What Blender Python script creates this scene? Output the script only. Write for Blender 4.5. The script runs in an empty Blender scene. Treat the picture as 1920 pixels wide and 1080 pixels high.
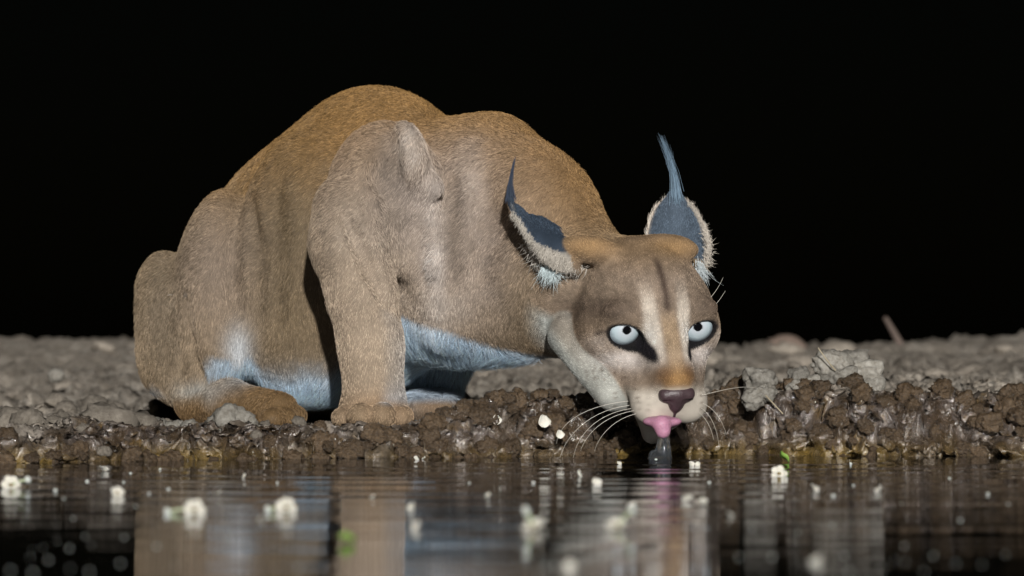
import bpy, math, random
import numpy as np
from mathutils import Vector, Matrix

random.seed(7)
rng = np.random.default_rng(11)
R = math.radians
scene = bpy.context.scene
col = scene.collection

# ------------------------------------------------------------------ camera, world, sun, exposure
EYE_Z = 0.0975          # the lens is a hand's breadth above the water, 5 m from the animal
cam_d = bpy.data.cameras.new('camera')
cam = bpy.data.objects.new('camera', cam_d)
col.objects.link(cam)
cam.location = (0, -5.0, EYE_Z)
cam.rotation_euler = (R(90) + 0.012, 0, 0)
cam_d.sensor_width = 36
cam_d.lens = 187.5
cam_d.clip_start = 0.05
cam_d.clip_end = 3000
cam_d.dof.use_dof = True
cam_d.dof.focus_distance = 4.96
cam_d.dof.aperture_fstop = 13.5
scene.camera = cam

SUN_AZ, SUN_EL = 4.0, 14.0      # light comes from behind the camera, from its right
world = bpy.data.worlds.new('World')
scene.world = world
world.use_nodes = True
wn = world.node_tree.nodes
bg = wn['Background']
sky = wn.new('ShaderNodeTexSky')
sky.sky_type = 'NISHITA'
sky.sun_disc = False
sky.sun_elevation = R(SUN_EL)
sky.sun_rotation = R(180 - SUN_AZ)
world.node_tree.links.new(sky.outputs[0], bg.inputs[0])
bg.inputs[1].default_value = 0.0002

sun_d = bpy.data.lights.new('sun', 'SUN')
sun = bpy.data.objects.new('sun', sun_d)
col.objects.link(sun)
sun_d.energy = 4.4
sun_d.angle = R(1.2)
sun_d.color = (1.0, 0.97, 0.93)
to_sun = Vector((math.sin(R(SUN_AZ)) * math.cos(R(SUN_EL)), -math.cos(R(SUN_AZ)) * math.cos(R(SUN_EL)), math.sin(R(SUN_EL))))
sun.rotation_euler = (-to_sun).to_track_quat('-Z', 'Y').to_euler()
sun.location = (2, -4, 3)

scene.view_settings.view_transform = 'Standard'
scene.view_settings.look = 'None'
scene.view_settings.exposure = 0.0
scene.view_settings.gamma = 1.0
scene.render.engine = 'CYCLES'
scene.cycles.use_denoising = True
scene.cycles.max_bounces = 8
try:
    scene.cycles_curves.shape = 'RIBBONS'
    scene.cycles_curves.subdivisions = 2
except Exception:
    pass

# ------------------------------------------------------------------ helpers
def P(px, py, Y=0.0):
    """a point of the place: px, py in photograph pixels at depth Y metres behind the drinking spot"""
    s = (5.0 + Y) / 5.0
    return np.array([(px - 960) * 0.0005 * s, Y, EYE_Z + (660 - py) * 0.0005 * s])

def on_water(px, py, z=0.0):
    s = (EYE_Z - z) / (0.0005 * (py - 660))
    return np.array([(px - 960) * 0.0005 * s, 5 * s - 5, z])

def tag(o, label=None, cat=None, group=None, kind=None):
    if label: o['label'] = label
    if cat: o['category'] = cat
    if group: o['group'] = group
    if kind: o['kind'] = kind
    return o

def link(name, data, parent=None, mat=None):
    o = bpy.data.objects.new(name, data)
    col.objects.link(o)
    if mat is not None and data is not None and not len(data.materials):
        data.materials.append(mat)
    if parent is not None:
        o.parent = parent
    return o

def mesh_np(name, V, F, smooth=True):
    me = bpy.data.meshes.new(name)
    V = np.asarray(V, np.float32); F = np.asarray(F, np.int32)
    n = F.shape[1]
    me.vertices.add(len(V)); me.vertices.foreach_set('co', V.ravel())
    me.loops.add(F.size); me.loops.foreach_set('vertex_index', F.ravel())
    me.polygons.add(len(F))
    me.polygons.foreach_set('loop_start', np.arange(0, F.size, n, dtype=np.int32))
    me.update(calc_edges=True)
    if smooth:
        me.polygons.foreach_set('use_smooth', np.ones(len(F), bool))
    me.validate()
    return me

def set_col(me, C, name='Col'):
    a = me.color_attributes.new(name, 'FLOAT_COLOR', 'POINT')
    C4 = np.ones((len(C), 4), np.float32); C4[:, :3] = C
    a.data.foreach_set('color', C4.ravel())

def set_float(me, v, name):
    a = me.attributes.new(name, 'FLOAT', 'POINT')
    a.data.foreach_set('value', np.asarray(v, np.float32))

# value noise
def _hash(ix, iy, iz, seed):
    h = (ix * 374761393 + iy * 668265263 + iz * 1274126177 + seed * 974634777) & 0xFFFFFFFF
    h = ((h ^ (h >> 13)) * 1274126177) & 0xFFFFFFFF
    h = h ^ (h >> 16)
    return (h & 0xFFFF).astype(np.float32) / 65535.0

def vnoise(p, seed=0):
    p = np.asarray(p, np.float64)
    i = np.floor(p).astype(np.int64); f = (p - i).astype(np.float32)
    f = f * f * (3 - 2 * f)
    x, y, z = i[..., 0], i[..., 1], i[..., 2]
    out = 0
    for dx in (0, 1):
        wx = f[..., 0] if dx else 1 - f[..., 0]
        for dy in (0, 1):
            wy = f[..., 1] if dy else 1 - f[..., 1]
            for dz in (0, 1):
                wz = f[..., 2] if dz else 1 - f[..., 2]
                out = out + wx * wy * wz * _hash(x + dx, y + dy, z + dz, seed)
    return out * 2 - 1

def fbm(p, oct=4, seed=0, gain=0.5):
    a, s, out = 1.0, 1.0, 0
    for o in range(oct):
        out = out + a * vnoise(np.asarray(p) * s + o * 17.3, seed + o)
        a *= gain; s *= 2.03
    return out

def sstep(a, b, x):
    t = np.clip((x - a) / (b - a), 0, 1)
    return t * t * (3 - 2 * t)

# ------------------------------------------------------------------ material helpers
def new_mat(name):
    m = bpy.data.materials.new(name); m.use_nodes = True
    nt = m.node_tree
    return m, nt, nt.nodes, nt.links, nt.nodes['Principled BSDF']

def simple_mat(name, c, rough=0.6, spec=0.5, noise=0.0, scale=200, sss=0.0, coat=0.0):
    m, nt, N, L, b = new_mat(name)
    b.inputs['Base Color'].default_value = (*c, 1)
    b.inputs['Roughness'].default_value = rough
    b.inputs['Specular IOR Level'].default_value = spec
    b.inputs['Coat Weight'].default_value = coat
    if sss:
        b.inputs['Subsurface Weight'].default_value = sss
        b.inputs['Subsurface Radius'].default_value = (0.004, 0.002, 0.001)
    if noise:
        tc = N.new('ShaderNodeTexCoord'); nz = N.new('ShaderNodeTexNoise')
        nz.inputs['Scale'].default_value = scale; nz.inputs['Detail'].default_value = 5
        L.new(tc.outputs['Object'], nz.inputs['Vector'])
        mx = N.new('ShaderNodeMixRGB'); mx.blend_type = 'MIX'
        mx.inputs[1].default_value = (*[v * (1 - noise) for v in c], 1)
        mx.inputs[2].default_value = (*[min(1, v * (1 + noise)) for v in c], 1)
        L.new(nz.outputs['Fac'], mx.inputs[0]); L.new(mx.outputs[0], b.inputs['Base Color'])
        bp = N.new('ShaderNodeBump'); bp.inputs['Strength'].default_value = 0.5; bp.inputs['Distance'].default_value = 0.001
        L.new(nz.outputs['Fac'], bp.inputs['Height']); L.new(bp.outputs[0], b.inputs['Normal'])
    return m

def attr_mat(name, rough=0.7, spec=0.3, attr='Col'):
    m, nt, N, L, b = new_mat(name)
    a = N.new('ShaderNodeAttribute'); a.attribute_name = attr
    L.new(a.outputs['Color'], b.inputs['Base Color'])
    b.inputs['Roughness'].default_value = rough
    b.inputs['Specular IOR Level'].default_value = spec
    return m

def ground_mat(name, attr_wet=True):
    """mud: dry grey crumbs far from the water, dark brown and shining where it is soaked"""
    m, nt, N, L, b = new_mat(name)
    tc = N.new('ShaderNodeTexCoord')
    def noise(scale, det=6, ro=0.6):
        n = N.new('ShaderNodeTexNoise'); n.inputs['Scale'].default_value = scale
        n.inputs['Detail'].default_value = det; n.inputs['Roughness'].default_value = ro
        L.new(tc.outputs['Object'], n.inputs['Vector']); return n
    def ramp(src, stops):
        r = N.new('ShaderNodeValToRGB'); e = r.color_ramp.elements
        while len(e) < len(stops): e.new(0.5)
        for k, (p, c) in enumerate(stops):
            e[k].position = p; e[k].color = (*c, 1)
        L.new(src, r.inputs[0]); return r
    n1, n2, n3 = noise(26), noise(230), noise(750, 3)
    dry = ramp(n1.outputs['Fac'], [(0.3, (0.20, 0.172, 0.138)), (0.5, (0.35, 0.31, 0.26)), (0.72, (0.47, 0.43, 0.375))])
    wet = ramp(n1.outputs['Fac'], [(0.3, (0.040, 0.030, 0.022)), (0.45, (0.085, 0.058, 0.036)), (0.55, (0.115, 0.095, 0.085)), (0.7, (0.17, 0.105, 0.036))])
    grain = ramp(n2.outputs['Fac'], [(0.3, (0.55, 0.55, 0.55)), (0.7, (1.25, 1.25, 1.25))])
    if attr_wet:
        a = N.new('ShaderNodeAttribute'); a.attribute_name = 'wet'; wsrc = a.outputs['Fac']
    else:
        v = N.new('ShaderNodeValue'); v.outputs[0].default_value = 0.0; wsrc = v.outputs[0]
    mx = N.new('ShaderNodeMixRGB'); L.new(wsrc, mx.inputs[0]); L.new(dry.outputs[0], mx.inputs[1]); L.new(wet.outputs[0], mx.inputs[2])
    al = N.new('ShaderNodeAttribute'); al.attribute_name = 'algae'
    mx2 = N.new('ShaderNodeMixRGB'); L.new(al.outputs['Fac'], mx2.inputs[0]); L.new(mx.outputs[0], mx2.inputs[1])
    mx2.inputs[2].default_value = (0.22, 0.145, 0.035, 1)
    mul = N.new('ShaderNodeMixRGB'); mul.blend_type = 'MULTIPLY'; mul.inputs[0].default_value = 1
    L.new(mx2.outputs[0], mul.inputs[1]); L.new(grain.outputs[0], mul.inputs[2])
    L.new(mul.outputs[0], b.inputs['Base Color'])
    # roughness: wet mud has a broken gloss
    rr = N.new('ShaderNodeMapRange'); rr.inputs[1].default_value = 0.35; rr.inputs[2].default_value = 0.65
    rr.inputs[3].default_value = 0.08; rr.inputs[4].default_value = 0.30
    L.new(n2.outputs['Fac'], rr.inputs[0])
    mr = N.new('ShaderNodeMixRGB'); L.new(wsrc, mr.inputs[0]); mr.inputs[1].default_value = (0.95, 0.95, 0.95, 1); L.new(rr.outputs[0], mr.inputs[2])
    L.new(mr.outputs[0], b.inputs['Roughness'])
    ms = N.new('ShaderNodeMath'); ms.operation = 'MULTIPLY_ADD'; L.new(wsrc, ms.inputs[0]); ms.inputs[1].default_value = 0.75; ms.inputs[2].default_value = 0.15
    L.new(ms.outputs[0], b.inputs['Specular IOR Level'])
    cw_ = N.new('ShaderNodeMath'); cw_.operation = 'MULTIPLY'; L.new(wsrc, cw_.inputs[0]); cw_.inputs[1].default_value = 0.9
    L.new(cw_.outputs[0], b.inputs['Coat Weight']); b.inputs['Coat Roughness'].default_value = 0.10; b.inputs['Coat IOR'].default_value = 1.6
    b1 = N.new('ShaderNodeBump'); b1.inputs['Strength'].default_value = 0.9; b1.inputs['Distance'].default_value = 0.0022
    L.new(n2.outputs['Fac'], b1.inputs['Height'])
    b2 = N.new('ShaderNodeBump'); b2.inputs['Strength'].default_value = 0.8; b2.inputs['Distance'].default_value = 0.0007
    L.new(n3.outputs['Fac'], b2.inputs['Height']); L.new(b1.outputs[0], b2.inputs['Normal'])
    L.new(b2.outputs[0], b.inputs['Normal'])
    n4 = noise(420, 2, .5)
    b3 = N.new('ShaderNodeBump'); b3.inputs['Strength'].default_value = 1.0; b3.inputs['Distance'].default_value = 0.0016
    L.new(n4.outputs['Fac'], b3.inputs['Height']); L.new(b3.outputs[0], b.inputs['Coat Normal'])
    return m

M_GROUND = ground_mat('mud_bank')

# ------------------------------------------------------------------ the ground: one sheet from the pond bed over the bank to the horizon
def water_edge(x):
    """Y of the waterline"""
    px = x / 0.0005 + 960
    w = np.interp(px, [-400, 0, 250, 500, 900, 1150, 1240, 1400, 1900, 2400], [-0.38, -0.36, -0.27, -0.17, -0.06, 0.03, 0.05, 0.03, -0.03, -0.05])
    q = np.stack([x * 9, x * 0 + 3.3, x * 0], -1)
    near = np.exp(-(x / 0.9) ** 2)
    return w + near * (0.035 * fbm(q, 3, 5) + 0.010 * fbm(q * 6, 3, 8))

LIPX = [-400, 0, 90, 200, 330, 560, 640, 780, 850, 930, 1000, 1100, 1180, 1280, 1370, 1450, 1600, 1680, 1800, 1950, 2400]
LIPZ = [.022, .024, .026, .034, .025, .026, .0245, .030, .041, .051, .049, .049, .040, .038, .050, .057, .060, .050, .047, .051, .05]
BACKZ = [.020, .020, .020, .020, .019, .021, .0255, .0255, .030, .031, .031, .031, .033, .036, .045, .048, .050, .050, .050, .05, .05]

def ground_height(x, Y, t):
    px = x / 0.0005 + 960
    lip = np.interp(px, LIPX, LIPZ); back = np.interp(px, LIPX, BACKZ)
    rise = .45 * sstep(-0.016, 0.040, t) + .55 * sstep(0.012, 0.062, t)
    z = -0.012 + (lip + 0.012) * rise
    z = np.where(t < -0.012, -0.012 + 0.35 * (t + 0.012), z)
    z = np.maximum(z, -0.35)
    z = z + (back - lip) * sstep(0.07, 0.16, t)
    pc = x / (.0005 * 1.84) + 960
    crest = np.interp(pc, [-200, 0, 250, 700, 1300, 1550, 1720, 1850, 2200], [.108, .108, .110, .106, .096, .097, .098, .108, .108])
    crest = crest + 0.004 * vnoise(np.stack([x * 6, x * 0, x * 0], -1), 4)
    z = z + (crest - back) * sstep(0.45, 4.2, Y) ** 1.15
    z = z - 1.6 * sstep(4.7, 14.0, Y)
    return z

def grow(a, step0, ratio, end):
    out = []; x = a; s = step0
    while x < end:
        s *= ratio; x += s; out.append(x)
    return out

gx_pos = list(np.arange(0, 0.60, 0.0024))
gx_pos += grow(gx_pos[-1], 0.0026, 1.035, 1.7)
gx_pos += grow(gx_pos[-1], 0.1, 1.5, 450)
gx = np.array(sorted(set([-v for v in gx_pos] + gx_pos)))
gt = list(np.arange(-0.05, 0.22, 0.002))
gt += grow(gt[-1], 0.002, 1.012, 1.2)
gt += grow(gt[-1], 0.018, 1.012, 5.5)
gt += grow(gt[-1], 0.1, 1.45, 450)
lo = [-0.05]; s = 0.004
while lo[-1] > -450:
    s *= 1.5; lo.append(lo[-1] - s)
gt = np.array(sorted(set(lo + gt)))
GX, GT = np.meshgrid(gx, gt, indexing='xy')
GW = water_edge(gx)[None, :] + 0 * GT
GY = GT + GW * np.exp(-np.maximum(np.abs(GT) - 0.5, 0))
GZ = ground_height(GX, GY, GT)
# lumps and clods pressed into the mud: the upper envelope of many rounded pieces
def add_lumps(n, xr, tr, rr, sink, seed, squash=0.9):
    r_ = np.random.default_rng(seed)
    for k in range(n):
        cx = r_.uniform(*xr); t0 = tr[0] + (tr[1] - tr[0]) * r_.random() ** 1.4
        rad = rr[0] + (rr[1] - rr[0]) * r_.random() ** 2
        i0, i1 = np.searchsorted(gx, [cx - rad * 1.5, cx + rad * 1.5]); j0, j1 = np.searchsorted(gt, [t0 - rad * 1.5, t0 + rad * 1.5])
        if i1 - i0 < 2 or j1 - j0 < 2: continue
        xs = GX[j0:j1, i0:i1] - cx; ts = GT[j0:j1, i0:i1] - t0
        an = r_.uniform(0, math.pi); e = r_.uniform(0.65, 1.0)
        xa = xs * math.cos(an) + ts * math.sin(an); ya = (-xs * math.sin(an) + ts * math.cos(an)) / e
        # angular outline
        ang = np.arctan2(ya, xa)
        d2 = (xa ** 2 + ya ** 2) * (1 + 0.22 * np.sin(3 * ang + k) + 0.14 * np.sin(5 * ang + 2.1 * k))
        ic = min(max(np.searchsorted(gx, cx), 0), len(gx) - 1); jc = min(max(np.searchsorted(gt, t0), 0), len(gt) - 1)
        zc = BASE[jc, ic] - rad * sink * r_.uniform(0.6, 1.25)
        top = zc + squash * np.sqrt(np.maximum(rad * rad - d2, 0)) + np.where(d2 < rad * rad, 0, -9)
        GZ[j0:j1, i0:i1] = np.maximum(GZ[j0:j1, i0:i1], top)
BASE = GZ.copy()
calm = 1 - np.exp(-(((GX - P(700, 790, .02)[0]) / 0.045) ** 2 + ((GY - 0.04) / 0.07) ** 2))
add_lumps(600, (-0.62, 0.62), (0.034, 0.11), (0.003, 0.014), 0.7, 1, 1.0)
add_lumps(240, (0.15, 0.60), (0.042, 0.12), (0.005, 0.022), 0.7, 2, 1.0)
add_lumps(900, (-0.62, 0.62), (0.08, 0.6), (0.003, 0.011), 0.62, 3)
add_lumps(900, (-0.75, 0.75), (0.6, 1.8), (0.005, 0.014), 0.75, 4)
add_lumps(1600, (-1.4, 1.4), (1.5, 5.0), (0.008, 0.024), 0.75, 5)
GZ = BASE + (GZ - BASE) * calm
near = np.exp(-(np.maximum(np.abs(GX) - 0.6, 0) / 0.5) ** 2) * np.exp(-(np.maximum(np.abs(GT) - 1.0, 0) / 1.5) ** 2)
q = np.stack([GX, GY, GZ], -1)
amp = 0.25 + 0.75 * calm
up = sstep(-0.03, 0.01, GT)
rid = lambda p_, o_, sd: 1 - 2 * np.abs(fbm(p_, o_, sd))
GZ = GZ + near * amp * up * (0.0050 * fbm(q * 34, 3, 21) + 0.0030 * rid(q * 120, 3, 22) + 0.0024 * fbm(q * 300, 2, 23))
farw = sstep(.35, 1.2, GT) * np.exp(-(np.maximum(np.abs(GX) - 2.0, 0) / 1.0) ** 2)
GZ = GZ + farw * (0.012 * fbm(q * np.array([13, 7, 1]), 4, 25) + .010 * rid(q * np.array([30, 18, 1]), 3, 26)) * np.minimum(1, .5 + GT * .3)
GX2 = GX + near * amp * 0.007 * fbm(q * 70, 4, 31)
GY2 = GY + near * amp * (0.015 * fbm(q * 50, 3, 41) + 0.012 * fbm(q * 120, 3, 43))
V = np.stack([GX2, GY2, GZ], -1).reshape(-1, 3)
ny, nx = GX.shape
ii = (np.arange(ny - 1)[:, None] * nx + np.arange(nx - 1)[None, :]).ravel()
F = np.stack([ii, ii + 1, ii + nx + 1, ii + nx], -1)
gme = mesh_np('ground', V, F)
nzw = fbm(q * 14, 4, 51)
wet = (1 - sstep(0.05, 0.13, GT + 0.05 * nzw)) * (1 - sstep(0.050, 0.070, GZ + 0.010 * nzw))
wet = np.where(GT < 0.0, 1, wet)
algae = np.exp(-(GZ / 0.011) ** 2) * (.35 + .65 * sstep(-0.1, 0.5, fbm(q * 11, 3, 61))) * 0.85
set_float(gme, wet.ravel(), 'wet'); set_float(gme, algae.ravel(), 'algae')
ground = link('ground', gme, mat=M_GROUND)
tag(ground, kind='structure')

from mathutils.bvhtree import BVHTree
g_sel = (np.abs(GX) < 2.0) & (GT > -0.2) & (GT < 6.5)
selv = g_sel.ravel()
fsel = F[selv[F].all(1)]
remap = -np.ones(len(V), np.int64); used = np.unique(fsel); remap[used] = np.arange(len(used))
BVH = BVHTree.FromPolygons(V[used].tolist(), remap[fsel].tolist())
def ground_z(x, y):
    h = BVH.ray_cast(Vector((x, y, 2)), Vector((0, 0, -1)))
    return h[0].z if h[0] is not None else 0.0

# ------------------------------------------------------------------ the water
def water_mat():
    m, nt, N, L, b = new_mat('pond_water')
    N.remove(b)
    out = N['Material Output']
    tc = N.new('ShaderNodeTexCoord')
    def math_(op, a, b_=None):
        n = N.new('ShaderNodeMath'); n.operation = op
        for k, v in enumerate((a, b_)):
            if v is None: continue
            if isinstance(v, (int, float)): n.inputs[k].default_value = v
            else: L.new(v, n.inputs[k])
        return n.outputs[0]
    c = on_water(1243, 861)
    sub = N.new('ShaderNodeVectorMath'); sub.operation = 'SUBTRACT'; L.new(tc.outputs['Object'], sub.inputs[0]); sub.inputs[1].default_value = (c[0], c[1], 0)
    # slight wobble so that the rings are not perfect
    nw = N.new('ShaderNodeTexNoise'); nw.inputs['Scale'].default_value = 3.0; nw.inputs['Detail'].default_value = 2
    L.new(tc.outputs['Object'], nw.inputs['Vector'])
    ln = N.new('ShaderNodeVectorMath'); ln.operation = 'LENGTH'; L.new(sub.outputs[0], ln.inputs[0])
    r = math_('ADD', ln.outputs['Value'], math_('MULTIPLY', nw.outputs['Fac'], 0.30))
    ring = math_('SINE', math_('MULTIPLY', r, 2 * math.pi / 0.16))
    ring2 = math_('SINE', math_('MULTIPLY', r, 2 * math.pi / 0.061))
    sc_ = N.new('ShaderNodeVectorMath'); sc_.operation = 'MULTIPLY'; L.new(sub.outputs[0], sc_.inputs[0]); sc_.inputs[1].default_value = (1.7, 1, 1)
    le = N.new('ShaderNodeVectorMath'); le.operation = 'LENGTH'; L.new(sc_.outputs[0], le.inputs[0])
    env = math_('POWER', 2.718, math_('MULTIPLY', le.outputs['Value'], -0.45))
    rings = math_('MULTIPLY', math_('ADD', math_('MULTIPLY', ring, 0.00040), math_('MULTIPLY', ring2, 0.00004)), env)
    def stretched(sx, sy, scale, amp):
        mp = N.new('ShaderNodeMapping'); mp.inputs['Scale'].default_value = (sx, sy, 1)
        L.new(tc.outputs['Object'], mp.inputs['Vector'])
        n = N.new('ShaderNodeTexNoise'); n.inputs['Scale'].default_value = scale; n.inputs['Detail'].default_value = 3; n.inputs['Roughness'].default_value = 0.5
        L.new(mp.outputs[0], n.inputs['Vector'])
        return math_('MULTIPLY', n.outputs['Fac'], amp)
    h = math_('ADD', rings, math_('ADD', stretched(0.5, 1.0, 7.0, 0.0006), stretched(0.25, 1.0, 26.0, 0.00016)))
    bp = N.new('ShaderNodeBump'); bp.inputs['Strength'].default_value = 1.0; bp.inputs['Distance'].default_value = 1.0
    L.new(h, bp.inputs['Height'])
    gl = N.new('ShaderNodeBsdfGlossy'); gl.inputs['Color'].default_value = (0.80, 0.81, 0.84, 1); gl.inputs['Roughness'].default_value = 0.03
    L.new(bp.outputs[0], gl.inputs['Normal'])
    df = N.new('ShaderNodeBsdfDiffuse'); df.inputs['Color'].default_value = (0.010, 0.0085, 0.006, 1)
    fr = N.new('ShaderNodeFresnel'); fr.inputs['IOR'].default_value = 1.33
    mx = N.new('ShaderNodeMixShader'); L.new(fr.outputs[0], mx.inputs[0]); L.new(df.outputs[0], mx.inputs[1]); L.new(gl.outputs[0], mx.inputs[2])
    L.new(mx.outputs[0], out.inputs['Surface'])
    return m
wv = [(-450, -450, 0), (450, -450, 0), (450, 0.7, 0), (-450, 0.7, 0)]
wx = [-450, -40, -4, 4, 40, 450]; wy = [-450, -40, -6, -3, 0.7]
wv = [(x, y, 0) for y in wy for x in wx]
wf = [(j * 6 + i, j * 6 + i + 1, j * 6 + i + 7, j * 6 + i + 6) for j in range(4) for i in range(5)]
water = link('water', mesh_np('water', wv, wf, False), mat=water_mat())
tag(water, kind='structure')

# ------------------------------------------------------------------ implicit-surface modeller (smooth unions of ellipsoids and tapered limbs)
def rotz(a): c, s = math.cos(a), math.sin(a); return np.array([[c, -s, 0], [s, c, 0], [0, 0, 1.0]])
def roty(a): c, s = math.cos(a), math.sin(a); return np.array([[c, 0, s], [0, 1.0, 0], [-s, 0, c]])

class Prim: pass
def el(c, r, Rm=None, k=0.02, sub=False):
    p = Prim(); p.t = 'el'; p.c = np.asarray(c, np.float32); p.r = np.asarray(r, np.float32)
    p.R = (np.eye(3) if Rm is None else np.asarray(Rm)).astype(np.float32); p.k = k; p.sub = sub; return p
def rc(a, b, ra, rb, k=0.02, sub=False):
    p = Prim(); p.t = 'rc'; p.a = np.asarray(a, np.float32); p.b = np.asarray(b, np.float32); p.ra = ra; p.rb = rb; p.k = k; p.sub = sub; return p
def pts(S, rad, k=0.004):
    p = Prim(); p.t = 'pts'; p.S = np.asarray(S, np.float32); p.rad = np.asarray(rad, np.float32); p.k = k; p.sub = False; return p
def chain(ps, rs, k=0.02, k2=None):
    return [rc(ps[i], ps[i + 1], rs[i], rs[i + 1], k if (i == 0 or k2 is None) else k2) for i in range(len(ps) - 1)]

def pdist(p, X):
    if p.t == 'el':
        q = (X - p.c) @ p.R
        q1 = q / p.r; k0 = np.sqrt((q1 * q1).sum(-1)) + 1e-9
        q2 = q1 / p.r; k1 = np.sqrt((q2 * q2).sum(-1)) + 1e-9
        return k0 * (k0 - 1) / k1
    if p.t == 'rc':
        ab = p.b - p.a; t = np.clip(((X - p.a) @ ab) / (ab @ ab + 1e-12), 0, 1)
        d = X - (p.a + t[..., None] * ab)
        return np.sqrt((d * d).sum(-1)) - (p.ra + (p.rb - p.ra) * t)
    out = np.empty(X.shape[:-1], np.float32); Xf = X.reshape(-1, 3); of = out.reshape(-1)
    S2 = (p.S ** 2).sum(-1)
    for s in range(0, len(Xf), 40000):
        x = Xf[s:s + 40000]
        d = np.sqrt(np.maximum((x ** 2).sum(-1)[:, None] + S2[None] - 2 * x @ p.S.T, 0)) - p.rad
        of[s:s + 40000] = d.min(1)
    return out

def smin(a, b, k):
    h = np.maximum(k - np.abs(a - b), 0) / k
    return np.minimum(a, b) - h * h * k * 0.25

def field(prims, X):
    f = np.full(X.shape[:-1], 9.0, np.float32)
    for p in prims:
        d = pdist(p, X)
        f = -smin(-f, d, p.k) if p.sub else smin(f, d, p.k)
    return f

def sculpt(prims, lo, hi, h, B=12):
    lo = np.asarray(lo, np.float32); hi = np.asarray(hi, np.float32)
    nb = np.ceil((hi - lo) / (h * B)).astype(int); n = nb * B
    bi = np.stack(np.meshgrid(*[np.arange(k) for k in nb], indexing='ij'), -1).reshape(-1, 3)
    cen = lo + (bi + 0.5) * B * h
    diag = 0.5 * math.sqrt(3) * B * h
    fc = field(prims, cen)
    keep = np.abs(fc) < diag * 1.7
    D = np.where(fc > 0, 1.0, -1.0).astype(np.float32).reshape(nb)
    D = np.repeat(np.repeat(np.repeat(D, B, 0), B, 1), B, 2)
    kb = bi[keep]; kc = cen[keep]
    off = np.stack(np.meshgrid(*[np.arange(B)] * 3, indexing='ij'), -1).reshape(-1, 3)
    X = (lo + (kb[:, None, :] * B + off[None]) * h).astype(np.float32)
    Fv = np.full(X.shape[:2], 9.0, np.float32)
    for p in prims:
        dc = pdist(p, kc)
        idx = np.where(dc < diag * 2.6 + p.k)[0]
        if not len(idx): continue
        d = pdist(p, X[idx])
        Fv[idx] = -smin(-Fv[idx], d, p.k) if p.sub else smin(Fv[idx], d, p.k)
    g = kb[:, None, :] * B + off[None]
    D[g[..., 0], g[..., 1], g[..., 2]] = Fv
    # surface nets
    S = D < 0
    c = S[:-1, :-1, :-1].astype(np.int8)
    tot = np.zeros(tuple(n - 1), np.int8)
    for dx in (0, 1):
        for dy in (0, 1):
            for dz in (0, 1):
                tot += S[dx:n[0] - 1 + dx, dy:n[1] - 1 + dy, dz:n[2] - 1 + dz]
    act = np.argwhere((tot > 0) & (tot < 8))
    vid = -np.ones(tuple(n - 1), np.int64); vid[act[:, 0], act[:, 1], act[:, 2]] = np.arange(len(act))
    acc = np.zeros((len(act), 3), np.float64); cnt = np.zeros(len(act))
    corners = [(i, j, k) for i in (0, 1) for j in (0, 1) for k in (0, 1)]
    val = {co: D[act[:, 0] + co[0], act[:, 1] + co[1], act[:, 2] + co[2]] for co in corners}
    for a in corners:
        for ax in range(3):
            if a[ax]: continue
            b = list(a); b[ax] = 1; b = tuple(b)
            va, vb = val[a], val[b]
            m = (va < 0) != (vb < 0)
            t = np.where(m, va / np.where(m, va - vb, 1), 0)
            pa = np.array(a, float)[None] + np.zeros((len(act), 3)); pa[:, ax] += t
            acc[m] += pa[m]; cnt[m] += 1
    V = lo + (act + acc / np.maximum(cnt, 1)[:, None]) * h
    Fs = []
    for ax in range(3):
        o1, o2 = [a for a in range(3) if a != ax]
        sl0 = [slice(None)] * 3; sl1 = [slice(None)] * 3
        sl0[ax] = slice(0, -1); sl1[ax] = slice(1, None)
        e = np.argwhere(S[tuple(sl0)] != S[tuple(sl1)])
        e = e[(e[:, o1] > 0) & (e[:, o2] > 0)]
        e = e[(e < (n - 1)[None]).all(1)]
        def cell(d1, d2):
            q = e.copy(); q[:, o1] -= d1; q[:, o2] -= d2
            return vid[q[:, 0], q[:, 1], q[:, 2]]
        f = np.stack([cell(1, 1), cell(0, 1), cell(0, 0), cell(1, 0)], -1)
        inside = S[e[:, 0], e[:, 1], e[:, 2]]
        flip = inside if ax != 1 else ~inside
        f[~flip] = f[~flip][:, ::-1]
        Fs.append(f[(f >= 0).all(1)])
    F = np.concatenate(Fs)
    return V, F

def vert_normals(V, F):
    n = np.cross(V[F[:, 2]] - V[F[:, 0]], V[F[:, 3]] - V[F[:, 1]])
    N = np.zeros_like(V)
    for k in range(4):
        np.add.at(N, F[:, k], n)
    return N / (np.linalg.norm(N, axis=1, keepdims=True) + 1e-12)

def relax(V, F, it=1, w=0.5):
    for _ in range(it):
        A = np.zeros_like(V); C = np.zeros(len(V))
        for k in range(4):
            a, b = F[:, k], F[:, (k + 1) % 4]
            np.add.at(A, a, V[b]); np.add.at(C, a, 1); np.add.at(A, b, V[a]); np.add.at(C, b, 1)
        V = V + w * (A / np.maximum(C, 1)[:, None] - V)
    return V

# ------------------------------------------------------------------ the caracal
YAW, PITCH, ROLL = R(15), R(30), R(3)
E0 = P(1238, 613, -0.055)                    # point midway between the eyes
hf = np.array([math.sin(YAW) * math.cos(PITCH), -math.cos(YAW) * math.cos(PITCH), -math.sin(PITCH)])
hr = np.array([math.cos(YAW), math.sin(YAW), 0.0])
hu = np.cross(hf, hr)
hr, hu = hr * math.cos(ROLL) + hu * math.sin(ROLL), hu * math.cos(ROLL) - hr * math.sin(ROLL)
HR = np.stack([hr, hf, hu], 1)               # columns: right, forward, up
def Lh(a, b, c): return E0 + HR @ np.array([a, b, c])
def to_head(X): return (X - E0) @ HR

AX = rotz(R(-45))                            # body axis: the animal faces half towards the lens
def imroll(deg): return roty(R(deg))

body = []
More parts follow.
